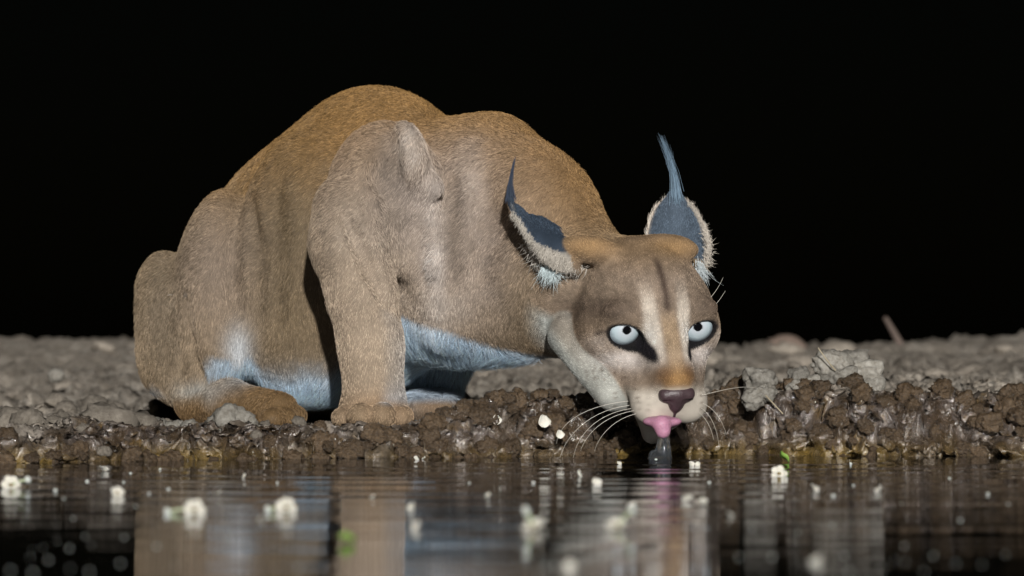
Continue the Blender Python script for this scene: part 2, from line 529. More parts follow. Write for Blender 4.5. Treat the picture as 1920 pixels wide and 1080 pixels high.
# torso
body += [el(P(700, 425, .27), (.135, .080, .139), AX, .03),
         el(P(550, 510, .36), (.110, .078, .122), AX, .06),
         el(P(850, 445, .15), (.110, .080, .103), AX, .06),
         el(P(590, 640, .30), (.125, .070, .055), AX, .05),
         el(P(880, 585, .16), (.09, .055, .035), AX, .05),
         el(P(560, 500, .235), (.060, .060, .120), None, .05)]
# withers and neck
body += [rc(P(935, 297, .17), P(1000, 400, .10), .040, .052, .05),
         rc(P(1000, 400, .10), P(1085, 505, .05), .052, .046, .04),
         rc(P(905, 510, .145), P(1085, 570, .07), .068, .050, .05)]
# shoulder blade, shoulder and chest muscles of the near side
body += [el(P(722, 375, .075), (.056, .040, .075), None, .02),
         el(P(770, 292, .038), (.016, .020, .034), imroll(-14), .016),
         rc(P(802, 360, .046), P(818, 480, .056), .016, .016, .012),
         rc(P(818, 480, .064), P(832, 610, .085), .017, .012, .03),
         rc(P(884, 300, .095), P(872, 470, .052), .018, .022, .012),
         rc(P(690, 330, .045), P(640, 420, .03), .020, .018, .016)]
# near foreleg
body += chain([P(658, 395, .050), P(652, 460, .040), P(679, 555, .040), P(695, 645, .045), P(701, 740, .045)], [.036, .0320, .0295, .0270, .0295], .008, .02)
body += [el(P(700, 774, .040), (.033, .034, .0160), None, .014)]
for tx, ty, yy, rr in ((643, 784, .020, .0110), (676, 780, -.008, .0130), (717, 780, -.010, .0135), (752, 782, .008, .0120)):
    c = P(tx, ty, yy); body += [el(c, (rr, .024, rr * .98), None, .0035)]
# far foreleg
body += chain([P(880, 520, .25), P(835, 640, .30), P(812, 740, .31)], [.045, .028, .026], .03, .02)
body += [el(P(808, 762, .27), (.030, .036, .015), None, .012)]
for tx in (785, 808, 832):
    body += [el(P(tx, 766, .24), (.0115, .018, .012), None, .005)]
# near hind leg: folded thigh, haunch, shank, long foot
body += [el(P(402, 520, .275), (.0395, .060, .088), imroll(9), .012),
         el(P(318, 612, .325), (.0365, .055, .075), imroll(-6), .030),
         rc(P(415, 640, .245), P(375, 735, .27), .036, .022, .02),
         rc(P(330, 690, .32), P(362, 752, .29), .030, .018, .02),
         rc(P(345, 560, .262), P(378, 705, .248), .006, .004, .010, True),
         rc(P(366, 760, .27), P(430, 756, .23), .0190, .0215, .010), rc(P(430, 756, .23), P(525, 770, .165), .0215, .0180, .010)]
for tx, ty, yy in ((512, 785, .135), (534, 785, .150), (550, 780, .175)):
    body += [el(P(tx, ty, yy), (.0135, .019, .0110), None, .004)]
# far hind leg and tail, behind the body
body += [el(P(640, 600, .46), (.05, .045, .08), None, .03), rc(P(640, 650, .46), P(600, 745, .50), .03, .02, .02), rc(P(600, 765, .50), P(700, 765, .42), .017, .018, .012)]
body += chain([P(430, 620, .46), P(400, 700, .58), P(430, 745, .72)], [.022, .017, .012], .02, .01)

# head
hd = [el(Lh(0, -.062, .006), (.050, .062, .045), HR, .024),
      el(Lh(0, -.024, .013), (.036, .036, .034), HR, .022)]
for sx in (-1, 1):
    hd += [el(Lh(sx * .036, -.042, -.004), (.024, .034, .025), HR, .018),        # temple
           el(Lh(sx * .043, -.024, -.018), (.021, .028, .019), HR, .016),       # cheek bone
           el(Lh(sx * .038, -.052, -.034), (.028, .038, .030), HR, .02),      # jowl
           el(Lh(sx * .032, -.001, .0190), (.021, .014, .0100), HR, .012)]     # brow
hd += [rc(P(1068, 628, .015), P(1150, 738, -.045), .021, .017, .006)]          # pale ruff along the jaw
hd += [rc(Lh(0, -.006, .014), Lh(0, .058, -.020), .0235, .0165, .014),        # bridge of the nose
       rc(Lh(0, .014, -.030), Lh(0, .052, -.038), .025, .021, .02)]            # muzzle
for sx in (-1, 1):
    hd += [rc(Lh(sx * .033, -.014, -.028), Lh(sx * .014, .046, -.046), .0190, .0180, .012),  # cheek running into the muzzle
           el(Lh(sx * .0165, .053, -.053), (.0190, .0180, .0175), HR, .012),   # whisker pads
           rc(Lh(sx * .034, -.040, -.060), Lh(sx * .010, .026, -.070), .020, .013, .018)]   # lower jaw
hd += [el(Lh(0, .034, -.078), (.017, .014, .011), HR, .012),                   # chin, dropped to lap
       rc(Lh(-.006, .028, -.080), Lh(-.008, .036, -.093), .013, .010, .012)]
# forehead mounds in front of the ears
hd += [el(P(1110, 468, -.022), (.028, .018, .013), imroll(12), .010), el(P(1262, 464, .005), (.024, .02, .012), imroll(8), .010)]
# mouth slit and eye openings
for sx in (-1, 1):
    hd += [rc(Lh(sx * .001, .070, -.069), Lh(sx * .026, .044, -.074), .0022, .0022, .003, True)]
EYER = .0185
EYES = []
for sx in (-1, 1):
    ec = Lh(sx * .0352, -.0075, -.0015)
    EYES.append(ec)
    hd += [el(ec + HR @ np.array([0, .002, 0]), (.0215, .0215, .0205), HR, .010)]        # lids close over the ball
OPEN = (.0164, .019, .0128)
OPC = (.0005, .022, -.0010)
for sx, ec in zip((-1, 1), EYES):
    tilt = roty(R(-16 * sx))
    hd += [el(ec + HR @ np.array([sx * OPC[0], OPC[1], OPC[2]]), OPEN, HR @ tilt, .0025, True)]
body += hd

# skin folds and muscle lines, laid on the surface built so far
def surf_depth(px, py, prims, y0=-.2, y1=.6, n=400):
    ys = np.linspace(y0, y1, n); X = np.array([P(px, py, y) for y in ys], np.float32)
    f = field(prims, X); k = np.argmax(f < 0)
    return float(ys[k]) if f[k] < 0 else None
solid = list(body)
def fold(pl, r, depth=0.0, k=.012):
    q = []
    for px, py in pl:
        y = surf_depth(px, py, solid)
        if y is not None: q.append(P(px, py, y - depth))
    n = len(q); rs = [r * (.55 if i in (0, n - 1) else 1.0) for i in range(n)]
    for i in range(n - 1): body.append(rc(q[i], q[i + 1], rs[i], rs[i + 1], k, True))
fold([(646, 405), (668, 448), (694, 505), (716, 560)], .0075, .000, .008)
fold([(800, 345), (788, 390), (781, 440), (790, 520)], .0105, .001, .018)
fold([(846, 345), (842, 410), (848, 470), (850, 530)], .0130, .000, .014)
fold([(738, 270), (722, 330), (735, 380)], .0110, .000, .014)
fold([(905, 330), (912, 420), (900, 520)], .0090, .001, .022)
fold([(470, 385), (480, 480), (482, 620)], .0090, .000, .014)
fold([(346, 560), (354, 640), (379, 708)], .0060, .000, .010)
fold([(520, 330), (515, 450), (520, 600)], .0040, .001, .022)

# ears: curled sheets
def ear_sheet(center, half, perp, n=(26, 22), curl=.018, rad=.0032):
    """center(v), half(v), perp: in photograph pixels and depth; returns points, u, v"""
    S, U, Vv, Rr = [], [], [], []
    for j in range(n[1]):
        v = j / (n[1] - 1)
        cx, cy, cY = center(v); w = half(v)
        for i in range(n[0]):
            u = -1 + 2 * i / (n[0] - 1)
            px = cx + perp[0] * u * w; py = cy + perp[1] * u * w
            S.append(P(px, py, cY + curl * (u * u) * min(1, w / 40) + perp[2] * u * w * .0005)); U.append(u); Vv.append(v)
            Rr.append(rad * (1 - .35 * v))
    return np.array(S), np.array(U), np.array(Vv), np.array(Rr)
def earR_c(v): return (1274 - 8 * v, 492 - 130 * v, .045 + .012 * v)
def earR_w(v): return float(np.interp(v, [0, .15, .35, .55, .75, .9, 1], [46, 52, 54, 48, 35, 19, 8]))
def earL_c(v): return (float(np.interp(v, [0, .5, .85, 1], [1072, 1002, 960, 956])), float(np.interp(v, [0, .5, .85, 1], [474, 446, 394, 358])), float(np.interp(v, [0, .4, 1], [-.020, -.030, -.030])))
def earL_w(v): return float(np.interp(v, [0, .3, .6, .8, 1], [38, 50, 40, 22, 6]))
eR = ear_sheet(earR_c, earR_w, (1, .12, .1), curl=.022)
eL = ear_sheet(earL_c, earL_w, (.30, .95, -.5), curl=.014)
body += [pts(eR[0], eR[3], .010), pts(eL[0], eL[3], .010)]

VX = .0021
bV, bF = sculpt(body, (-.375, -.18, .010), (.225, .76, .372), VX)
bV = relax(bV, bF, 2, .5)
# keep the one connected body only
par = np.arange(len(bV))
bN = vert_normals(bV, bF)

# ---- coat colours
def blob(X, c, r, soft=1.0):
    d = ((X - np.asarray(c)) / np.asarray(r)) ** 2
    return np.exp(-d.sum(-1) * soft)
def mixc(C, w, c):
    w = np.clip(w, 0, 1)[:, None]
    return C * (1 - w) + np.asarray(c)[None] * w

PXV = lambda X: (960 + X[:, 0] / (.0005 * (5 + X[:, 1]) / 5), 660 - (X[:, 2] - EYE_Z) / (.0005 * (5 + X[:, 1]) / 5))

def coat(X, Nn):
    tan = np.array([.265, .195, .120]); orange = np.array([.310, .172, .052]); grey = np.array([.385, .325, .285])
    white = np.array([.45, .61, .77]); cream = np.array([.56, .48, .38])  # white fur, bluish shade tint put into its colour
    C = np.zeros((len(X), 3)) + tan
    nz = fbm(X * 28, 3, 71)
    # saddle: redder along the back and neck
    back = sstep(.20, .31, X[:, 2] + .02 * nz)
    C = mixc(C, back * .85, orange)
    C = mixc(C, blob(X, P(1040, 360, .08), (.09, .09, .08)) * .9, orange * 1.05)
    # grizzled shoulder and chest
    C = mixc(C, blob(X, P(790, 430, .05), (.11, .10, .11)) * .95 + .2 * nz * blob(X, P(790, 430, .05), (.11, .10, .11)), grey)
    # grizzled shoulder: sheen painted pale on the ridges, furrow shade painted dark between
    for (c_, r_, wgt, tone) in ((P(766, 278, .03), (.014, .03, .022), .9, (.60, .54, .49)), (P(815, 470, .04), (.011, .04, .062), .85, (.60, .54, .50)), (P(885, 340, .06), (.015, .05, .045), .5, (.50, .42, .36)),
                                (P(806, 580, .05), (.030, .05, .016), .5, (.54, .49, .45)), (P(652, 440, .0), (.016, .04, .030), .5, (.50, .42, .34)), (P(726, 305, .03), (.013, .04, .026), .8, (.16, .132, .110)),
                                (P(852, 430, .05), (.010, .04, .050), .8, (.15, .115, .085)), (P(735, 430, .03), (.018, .04, .050), .55, (.19, .155, .128)), (P(930, 500, .08), (.018, .06, .050), .55, (.22, .18, .155)), (P(990, 560, .08), (.022, .06, .055), .85, (.13, .095, .055))):  # final neck patch: the head's cast shadow painted into the coat
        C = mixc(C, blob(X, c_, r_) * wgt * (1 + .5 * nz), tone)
    # forelegs
    leg = blob(X, P(690, 620, .045), (.05, .06, .10))
    C = mixc(C, leg * .9, (.50, .40, .30))
    C = mixc(C, blob(X, P(715, 775, .02), (.04, .05, .018)), (.42, .28, .17))
    # flank behind the shoulder stays duller and browner
    C = mixc(C, blob(X, P(540, 500, .22), (.045, .12, .13)) * .85, (.140, .102, .056))
    # hind leg: paler knee, brown foot
    C = mixc(C, blob(X, P(400, 500, .22), (.05, .06, .08)) * .6, (.30, .24, .20))
    C = mixc(C, blob(X, P(310, 600, .28), (.035, .07, .08)) * .7, (.20, .16, .115))
    C = mixc(C, blob(X, P(448, 655, .22), (.014, .05, .022)) * .9, (.52, .55, .58))
    C = mixc(C, blob(X, P(385, 735, .28), (.022, .05, .010)) * .9, (.5, .55, .55))
    # white underside, the blue cast of its shade painted into the fur
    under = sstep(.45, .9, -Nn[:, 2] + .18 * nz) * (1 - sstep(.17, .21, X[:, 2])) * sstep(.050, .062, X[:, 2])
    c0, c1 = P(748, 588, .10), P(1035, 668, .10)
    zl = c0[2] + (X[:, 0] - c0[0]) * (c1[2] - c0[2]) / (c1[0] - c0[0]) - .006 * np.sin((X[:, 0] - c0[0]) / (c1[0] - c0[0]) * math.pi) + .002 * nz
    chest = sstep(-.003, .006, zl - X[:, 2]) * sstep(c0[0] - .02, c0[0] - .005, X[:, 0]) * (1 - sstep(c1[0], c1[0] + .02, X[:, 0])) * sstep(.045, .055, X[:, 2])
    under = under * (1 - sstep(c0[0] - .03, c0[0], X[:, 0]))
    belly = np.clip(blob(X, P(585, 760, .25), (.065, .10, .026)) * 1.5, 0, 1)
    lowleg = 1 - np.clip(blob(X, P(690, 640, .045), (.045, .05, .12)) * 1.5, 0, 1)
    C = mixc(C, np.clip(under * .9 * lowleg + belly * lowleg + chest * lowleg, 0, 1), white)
    d_foot = np.minimum(pdist(rc(P(370, 766, .27), P(525, 770, .165), .0175, .0185), X), pdist(rc(P(512, 783, .14), P(550, 780, .17), .020, .020), X))
    C = mixc(C, (1 - sstep(.002, .010, d_foot)), (.20, .125, .058))
    C = mixc(C, blob(X, P(808, 765, .26), (.03, .05, .014)) * .95, (.20, .115, .06))
    # ------- head
    H = to_head(X); a, b, c = H[:, 0], H[:, 1], H[:, 2]; A = np.abs(a)
    head = sstep(-.115, -.085, b) * (1 - sstep(.10, .12, A)) * sstep(-.12, -.1, c) * (1 - sstep(.075, .09, c))
    head = head * (X[:, 2] > .0)
    base = np.array([.335, .255, .185])
    hn = fbm(H * 60, 3, 81)
    Hc = np.zeros((len(X), 3)) + base
    Hc = mixc(Hc, blob(H, (0, 0, .055), (.06, .2, .03)) * .7, (.36, .28, .22))
    top = sstep(.045, .075, c - .4 * b)
    Hc = mixc(Hc, top * .6, (.33, .215, .11))
    # face markings; zc is height on the face, measured square to its slope
    zc = .866 * c - .5 * b
    # dark temples above the eyes
    Hc = mixc(Hc, np.exp(-((A - .050) / .028) ** 2 - ((zc - .018) / .014) ** 2) * .95, (.135, .098, .073))
    Hc = mixc(Hc, np.exp(-((A - .062) / .02) ** 2 - ((zc + .012) / .02) ** 2) * .5, (.24, .165, .10))
    # pale bars beside the middle line, dark stripe between
    bars = np.exp(-((A - .0150 - .06 * np.maximum(zc, 0)) / .0066) ** 4) * sstep(-.045, -.030, zc) * (1 - sstep(.008, .050, zc))
    Hc = mixc(Hc, bars * .95, (.78, .69, .59))
    stripe = np.exp(-(a / .0038) ** 2) * sstep(.004, .02, zc) * (1 - sstep(.055, .075, zc))
    Hc = mixc(Hc, stripe * .95, (.09, .06, .045))
    bridge = (1 - sstep(.004, .010, A)) * sstep(-.055, -.048, zc) * (1 - sstep(.0, .02, zc)) * (b > -.02)
    Hc = mixc(Hc, bridge * .75, (.44, .315, .195))
    lowb = (1 - sstep(.010, .016, A)) * np.exp(-((zc + .047) / .012) ** 2) * (b > 0)
    Hc = mixc(Hc, lowb * .9, (.42, .235, .085))
    low = np.exp(-((A - .013) / .008) ** 2 - ((zc + .043) / .010) ** 2) * (b > .0)
    Hc = mixc(Hc, np.clip(low * 1.2, 0, 1) * .95, (.20, .100, .034))
    for sx in (-1, 1):
        da = (a - sx * .0360) * sx
        ring_ = np.exp(-((da - .004) / .021) ** 2 - ((zc + .030) / .010) ** 2)
        Hc = mixc(Hc, np.clip(ring_ * 1.25, 0, 1) * .95, (.80, .72, .67))
        inner = np.exp(-((da + .0185) / .005) ** 2 - ((zc + .008) / .010) ** 2)
        Hc = mixc(Hc, inner * .9, (.78, .74, .68))
        outer = np.exp(-((da - .020) / .010) ** 2 - ((zc + .012) / .008) ** 2)
        Hc = mixc(Hc, outer * .7, (.62, .53, .46))
    # cheeks
    Hc = mixc(Hc, np.exp(-((A - .046) / .020) ** 2 - ((zc + .046) / .012) ** 2) * .7, (.46, .36, .28))
    # muzzle
    muz = sstep(.050, .064, -zc) * sstep(.005, .020, b)
    muz = muz * (1 - (1 - sstep(.012, .017, A)) * (1 - sstep(.052, .058, -zc)))
    Hc = mixc(Hc, muz * .95, (.82, .745, .64))
    # underside of the jaw
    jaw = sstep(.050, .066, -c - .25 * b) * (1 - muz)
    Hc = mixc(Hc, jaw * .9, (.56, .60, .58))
    d_ruff = pdist(rc(P(1068, 628, .015), P(1150, 738, -.045), .021, .017), X)
    Hc = mixc(Hc, (1 - sstep(.0015, .005, d_ruff)) * (.35 + .5 * sstep(.0, .06, E0[2] + .004 - X[:, 2])), (.54, .56, .52))
    # whisker-root spots in rows
    for row in range(4):
        for m_ in range(4):
            for sx in (-1, 1):
                jx = math.sin(row * 12.9 + m_ * 78.2 + sx); sa = sx * (.025 + .0062 * m_ + .0015 * jx); sz_ = -.0590 - .0060 * row + .0022 * m_ + .0012 * math.cos(jx * 40)
                Hc = mixc(Hc, np.exp(-((a - sa) / .0021) ** 2 - ((zc - sz_) / .0010) ** 2) * (.45 + .3 * jx) * sstep(.020, .028, b), (.12, .08, .05))
    # rows of flecks on the cheeks
    fleck = sstep(.25, .55, vnoise(np.stack([H[:, 0] * 420, H[:, 2] * 260, H[:, 1] * 260], -1), 87)) * np.exp(-((A - .045) / .02) ** 2 - ((zc + .042) / .012) ** 2)
    Hc = mixc(Hc, fleck * .7, (.15, .10, .07))
    for sx, ec in zip((-1, 1), EYES):
        tilt = roty(R(-16 * sx))
        q = to_head(X) - to_head(ec[None] + (HR @ np.array([sx * OPC[0], OPC[1], OPC[2]]))[None])
        q = q @ tilt
        dd = np.sqrt((q[:, 0] / OPEN[0]) ** 2 + (q[:, 2] / OPEN[2]) ** 2)
        front = (b > -.016) & (A < .06) & (A > .008)
        up_ = sstep(-.004, .004, q[:, 2])
        rim = (1 - sstep(1.02, 1.10 + .10 * up_, dd)) * front
        Hc = mixc(Hc, rim, (.010, .009, .010))
        tx = (a - sx * .0360) * sx
        tear = np.exp(-(((tx + .0165 - .25 * (zc + .0225)) / .0046) ** 2 + ((zc + .0225) / .0105) ** 2) ** 2) * front
        Hc = mixc(Hc, np.clip(tear * 1.4, 0, 1), (.012, .010, .014))
        corner = np.exp(-(((tx - .0200) / .006) ** 2 + ((zc + .003 + .5 * (tx - .0200)) / .0014) ** 2)) * front
        Hc = mixc(Hc, corner * .8, (.03, .02, .02))
    # lips
    lip = np.exp(-((c + .0715 + .12 * (b - .05)) / .0022) ** 2) * (b > .03) * (A < .03)
    Hc = mixc(Hc, lip * .5, (.10, .06, .06))
    Hc = Hc * (1 + .16 * hn[:, None] + (.14 + .22 * np.exp(-((A - .045) / .03) ** 2 - ((zc - .03) / .03) ** 2))[:, None] * (1 - muz[:, None]) * vnoise(H * 330, 88)[:, None])
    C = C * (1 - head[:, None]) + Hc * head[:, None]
    # mounds before the ears are rusty
    C = mixc(C, blob(X, P(1106, 462, -.035), (.026, .035, .010)) * .9, (.42, .26, .12))
    C = mixc(C, blob(X, P(1262, 464, -.01), (.026, .035, .011)) * .9, (.42, .26, .12))
    # ears: black backs with their bluish sheen painted in, pale rims
    earw = np.zeros(len(X)); 
    for S_, U_, V_, R_, which in ((*eR, 'R'), (*eL, 'L')):
        lo_, hi_ = S_.min(0) - .008, S_.max(0) + .008
        idx = np.where(((X > lo_) & (X < hi_)).all(1))[0]
        if not len(idx): continue
        d = np.linalg.norm(X[idx][:, None] - S_[None].astype(np.float32), axis=2)
        j = d.argmin(1); dm = d[np.arange(len(idx)), j]
        u, v = U_[j], V_[j]
        on = 1 - sstep(.0055, .0085, dm)
        if which == 'R':
            rimw = np.maximum(sstep(.80, .93, u), sstep(.90, .97, -u)) * (1 - sstep(.86, .96, v))
            cc = mixc(np.zeros((len(idx), 3)) + np.array([.095, .130, .175]), rimw, (.66, .58, .50))
        else:
            rimw = sstep(.22, .32, u) * (1 - sstep(.80, .95, v))
            cc = mixc(np.zeros((len(idx), 3)) + np.array([.042, .062, .092]), rimw, (.52, .48, .42))
        on = on * np.where(v < .05, 0.0, 1.0)
        C[idx] = C[idx] * (1 - on[:, None]) + cc * on[:, None]
        earw[idx] = np.maximum(earw[idx], on)
    C = C * (1 + .10 * fbm(X * 160, 2, 91)[:, None])
    return np.clip(C, .004, .9), head, earw

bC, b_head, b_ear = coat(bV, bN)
bme = mesh_np('body', bV, bF)
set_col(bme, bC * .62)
M_SKIN = attr_mat('coat_undercoat', .8, .2)
cat = link('caracal', None)
cat.location = tuple(P(700, 800, .10))
tag(cat, 'tawny caracal crouching at the water edge with black tufted ears, lapping with its tongue', 'caracal')
cat_inv = Matrix.Translation(-cat.location)
def cat_part(name, data, mat, parent=None):
    o = link(name, data, None, mat)
    o.parent = parent or cat
    o.matrix_parent_inverse = cat_inv
    return o
body_o = cat_part('body', bme, M_SKIN)

# ---- fur: strands rooted on the body
def hair_object(name, pos, npts, radius, color, mat, parent):
    """pos (N, npts, 3), radius (N, npts), color (N, 3)"""
    cu = bpy.data.hair_curves.new(name)
    Nn = len(pos)
    cu.add_curves([npts] * Nn)
    cu.attributes['position'].data.foreach_set('vector', np.ascontiguousarray(pos, np.float32).ravel())
    ra = cu.attributes.get('radius') or cu.attributes.new('radius', 'FLOAT', 'POINT')
    ra.data.foreach_set('value', np.ascontiguousarray(radius, np.float32).ravel())
    ca = cu.attributes.new('Col', 'FLOAT_COLOR', 'POINT')
    C4 = np.ones((Nn, npts, 4), np.float32); C4[..., :3] = color if color.ndim == 3 else color[:, None, :]
    ca.data.foreach_set('color', C4.ravel())
    return cat_part(name, cu, mat, parent)

def hair_mat(name):
    m, nt, N, L, b = new_mat(name)
    a = N.new('ShaderNodeAttribute'); a.attribute_name = 'Col'
    L.new(a.outputs['Color'], b.inputs['Base Color'])
    b.inputs['Roughness'].default_value = .55
    b.inputs['Specular IOR Level'].default_value = .35
    return m
M_FUR = hair_mat('fur')

tri = np.concatenate([bF[:, [0, 1, 2]], bF[:, [0, 2, 3]]])
tc_ = bV[tri].mean(1); tn_ = np.cross(bV[tri[:, 1]] - bV[tri[:, 0]], bV[tri[:, 2]] - bV[tri[:, 0]])
ta = np.linalg.norm(tn_, axis=1) * .5
tnn = tn_ / (2 * ta[:, None] + 1e-15)
facing = (tnn * np.array([0, -1, 0])).sum(1)
headt = b_head[tri].mean(1); eart = b_ear[tri].mean(1)
dens = np.where(facing > -.35, 1.0, .22) * (1 + 1.6 * headt + .8 * eart)
eyed = np.minimum(*[np.linalg.norm(tc_ - (ec + HR @ np.array([0, .012, 0])), axis=1) for ec in EYES])
dens = dens * sstep(.0125, .0165, eyed)
Htc = to_head(tc_)
nosed = np.linalg.norm((Htc - np.array([0, .074, -.033])) / np.array([.0165, .014, .014]), axis=1)
dens = dens * np.where(nosed < 1, 0, 1)
NH = 420000
prob = ta * dens; prob = prob / prob.sum()
pick = rng.choice(len(tri), NH, p=prob)
r1, r2 = np.sqrt(rng.random(NH)), rng.random(NH)
w0, w1, w2 = 1 - r1, r1 * (1 - r2), r1 * r2
def interp(A): 
    T = A[tri[pick]]
    return (T[:, 0].T * w0 + T[:, 1].T * w1 + T[:, 2].T * w2).T
root = interp(bV); nor = interp(bN); nor /= np.linalg.norm(nor, axis=1, keepdims=True) + 1e-9
hc = interp(bC); hh = interp(b_head); he = interp(b_ear)
bodydir = np.array([-.55, .45, -.75])
flow = np.zeros_like(root) + bodydir
legz = 1 - sstep(.12, .20, root[:, 2])
flow = flow * (1 - legz[:, None] * .8) + np.array([0, .05, -1.0]) * legz[:, None] * .8
noset = Lh(0, .085, -.030)
away = root - noset; away /= np.linalg.norm(away, axis=1, keepdims=True) + 1e-9
flow = flow * (1 - hh[:, None]) + away * hh[:, None]
flow = flow * (1 - he[:, None]) + np.array([-.1, .1, .9]) * he[:, None]
flow += .35 * np.stack([fbm(root * 40, 2, s_) for s_ in (101, 111, 121)], -1) + .16 * rng.normal(size=root.shape)
tang = flow - nor * (flow * nor).sum(1, keepdims=True)
tang /= np.linalg.norm(tang, axis=1, keepdims=True) + 1e-9
whiteness = sstep(.40, .52, hc[:, 2]) * (1 - hh)
length = .0054 * (1 - hh * .50) * (1 - .45 * he)
lowpaw = 1 - sstep(.040, .075, root[:, 2])
length = length * (1 - .5 * lowpaw * (1 - whiteness))
legm = np.exp(-((root[:, 0] - P(690, 640, .045)[0]) / .045) ** 2 - ((root[:, 1] - .045) / .06) ** 2) * (root[:, 2] < .2)
length = length * (1 - .45 * legm) * (1 + 1.9 * whiteness)
muzz = np.exp(-(np.linalg.norm(to_head(root) - np.array([0, .05, -.04]), axis=1) / .035) ** 2)
length = length * (1 - .45 * muzz)
length *= rng.uniform(.65, 1.25, NH)
lift = np.clip(.26 + .10 * rng.normal(size=NH) + .1 * (1 - hh), .1, .8)
d0 = tang * (1 - lift[:, None] * .6) + nor * lift[:, None] * 1.2
d1 = tang + nor * lift[:, None] * .25 + np.array([0, 0, -.15])
p0 = root - nor * .0004
p1 = p0 + d0 * (length * .45)[:, None]
p2 = p1 + d1 * (length * .55)[:, None]
pos = np.stack([p0, p1, p2], 1)
rad0 = .00016 * np.where(whiteness > .5, .8, 1.0) * (1 - .25 * hh)
radius = np.stack([rad0, rad0 * .8, rad0 * .15], 1)
cv = rng.random(NH)
var = rng.normal(1.05, .32, NH) * (1 + .16 * fbm(root * 210, 2, 141) + .10 * fbm(root * 55, 2, 143))
hcol = hc * var[:, None]
tipc = hcol.copy()
pale = (cv > .76) & (he < .5); dark = (cv < .14) & (whiteness < .5)
tipc[pale] = tipc[pale] * 1.55 + np.array([.085, .075, .065])
tipc[dark] = tipc[dark] * .40
colr = np.clip(np.stack([hcol * .95, hcol, tipc], 1), .004, .95)
fur = hair_object('fur', pos, 3, radius, colr, M_FUR, None)

# ---- ear tufts, ear fringe
def tuft(start, mids, n, spread, rad, c, name, jit=.25, tipspread=1.0):
    """a lock of long hairs following a path of points"""
    path = [np.asarray(start)] + [np.asarray(m_) for m_ in mids]
    k = 7; T = np.linspace(0, 1, k)
    cum = np.linspace(0, 1, len(path))
    out = np.zeros((n, k, 3)); rr = np.zeros((n, k)); cc = np.zeros((n, 3))
    for i in range(n):
        Ls = rng.uniform(.55, 1.0) if i > 3 else 1.0
        o0 = rng.normal(size=3) * spread; o1 = rng.normal(size=3) * spread * tipspread
        for j, t in enumerate(T):
            base = np.array([np.interp(t * Ls, cum, [q_[d] for q_ in path]) for d in range(3)])
            out[i, j] = base + o0 * (1 - t) * (1 - .3 * t) + o1 * t * .7
        rr[i] = rad * (1 - T * .85)
        cc[i] = np.asarray(c) * rng.uniform(1 - jit, 1 + jit)
    return out, rr, np.clip(cc, 0, 1)
tR = tuft(P(1270, 375, .055), [P(1264, 330, .05), P(1252, 290, .045), P(1238, 253, .04)], 190, .0027, .00020, (.17, .25, .33), 'ear_tuft', .4, 1.0)
hair_object('ear_tuft', tR[0], 7, tR[1], tR[2], M_FUR, None)
tL = tuft(P(957, 375, -.028), [P(956, 350, -.03), P(960, 322, -.032), P(966, 293, -.034)], 200, .0020, .00020, (.030, .042, .070), 'ear_tuft', .35, .35)
hair_object('ear_tuft', tL[0], 7, tL[1], tL[2], M_FUR, None)

def fringe(plist, n, length, dirn, rad, c, spread=.3):
    """hairs scattered along a line of points"""
    pl = np.array(plist); cum = np.linspace(0, 1, len(pl)); k = 4
    t = rng.random(n)
    root_ = np.stack([np.interp(t, cum, pl[:, d]) for d in range(3)], -1) + rng.normal(size=(n, 3)) * .0022
    d = np.asarray(dirn)[None] + rng.normal(size=(n, 3)) * spread
    d /= np.linalg.norm(d, axis=1, keepdims=True)
    ln = length * rng.uniform(.5, 1.2, n)
    T = np.linspace(0, 1, k)
    bend = rng.normal(size=(n, 3)) * .25
    pos_ = root_[:, None] + d[:, None] * (ln[:, None] * T[None])[..., None] + bend[:, None] * (ln[:, None] * T[None] ** 2)[..., None]
    return pos_, np.outer(np.ones(n), rad * (1 - .85 * T)), np.clip(np.asarray(c)[None] * rng.uniform(.75, 1.15, (n, 1)), 0, 1)
earh = []
for S_, U_, V_ , lo_u, dirn in ((eL[0], eL[1], eL[2], .25, (-.35, -.35, -.75)), (eR[0], eR[1], eR[2], .86, (.55, -.35, -.5))):
    sel = S_[(U_ > lo_u) & (V_ > .04) & (V_ < .9)]
    pk = sel[rng.integers(0, len(sel), 900)] + np.array([0, -.0030, 0]) + rng.normal(size=(900, 3)) * .0012
    d = np.asarray(dirn)[None] + rng.normal(size=(900, 3)) * .35; d /= np.linalg.norm(d, axis=1, keepdims=True)
    ln = .0048 * rng.uniform(.4, 1.2, 900); T_ = np.linspace(0, 1, 4)
    earh.append((pk[:, None] + d[:, None] * (ln[:, None] * T_[None])[..., None], np.outer(np.ones(900), .00018 * (1 - .85 * T_)), np.clip(np.array([.56, .52, .46])[None] * rng.uniform(.45, 1.3, (900, 1)), 0, 1)))
fr = earh + [fringe([P(985, 455, .0), P(1010, 490, -.005), P(1045, 505, -.01), P(1095, 500, -.02)], 320, .009, (-.25, -.2, -.8), .00020, (.60, .56, .50), .45),
      fringe([P(1018, 500, -.012), P(1045, 508, -.015)], 260, .014, (-.05, -.3, -.9), .00024, (.62, .72, .74), .28),
      fringe([P(1322, 430, .05), P(1327, 470, .05), P(1320, 505, .045)], 200, .006, (.7, -.2, -.5), .00020, (.66, .60, .52), .4),
      fringe([P(1308, 490, .03), P(1318, 515, .03)], 160, .011, (.3, -.3, -.9), .00022, (.62, .68, .70), .35)]
hair_object('ear_fringe', np.concatenate([f_[0] for f_ in fr]), 4, np.concatenate([f_[1] for f_ in fr]), np.concatenate([f_[2] for f_ in fr]), M_FUR, None)

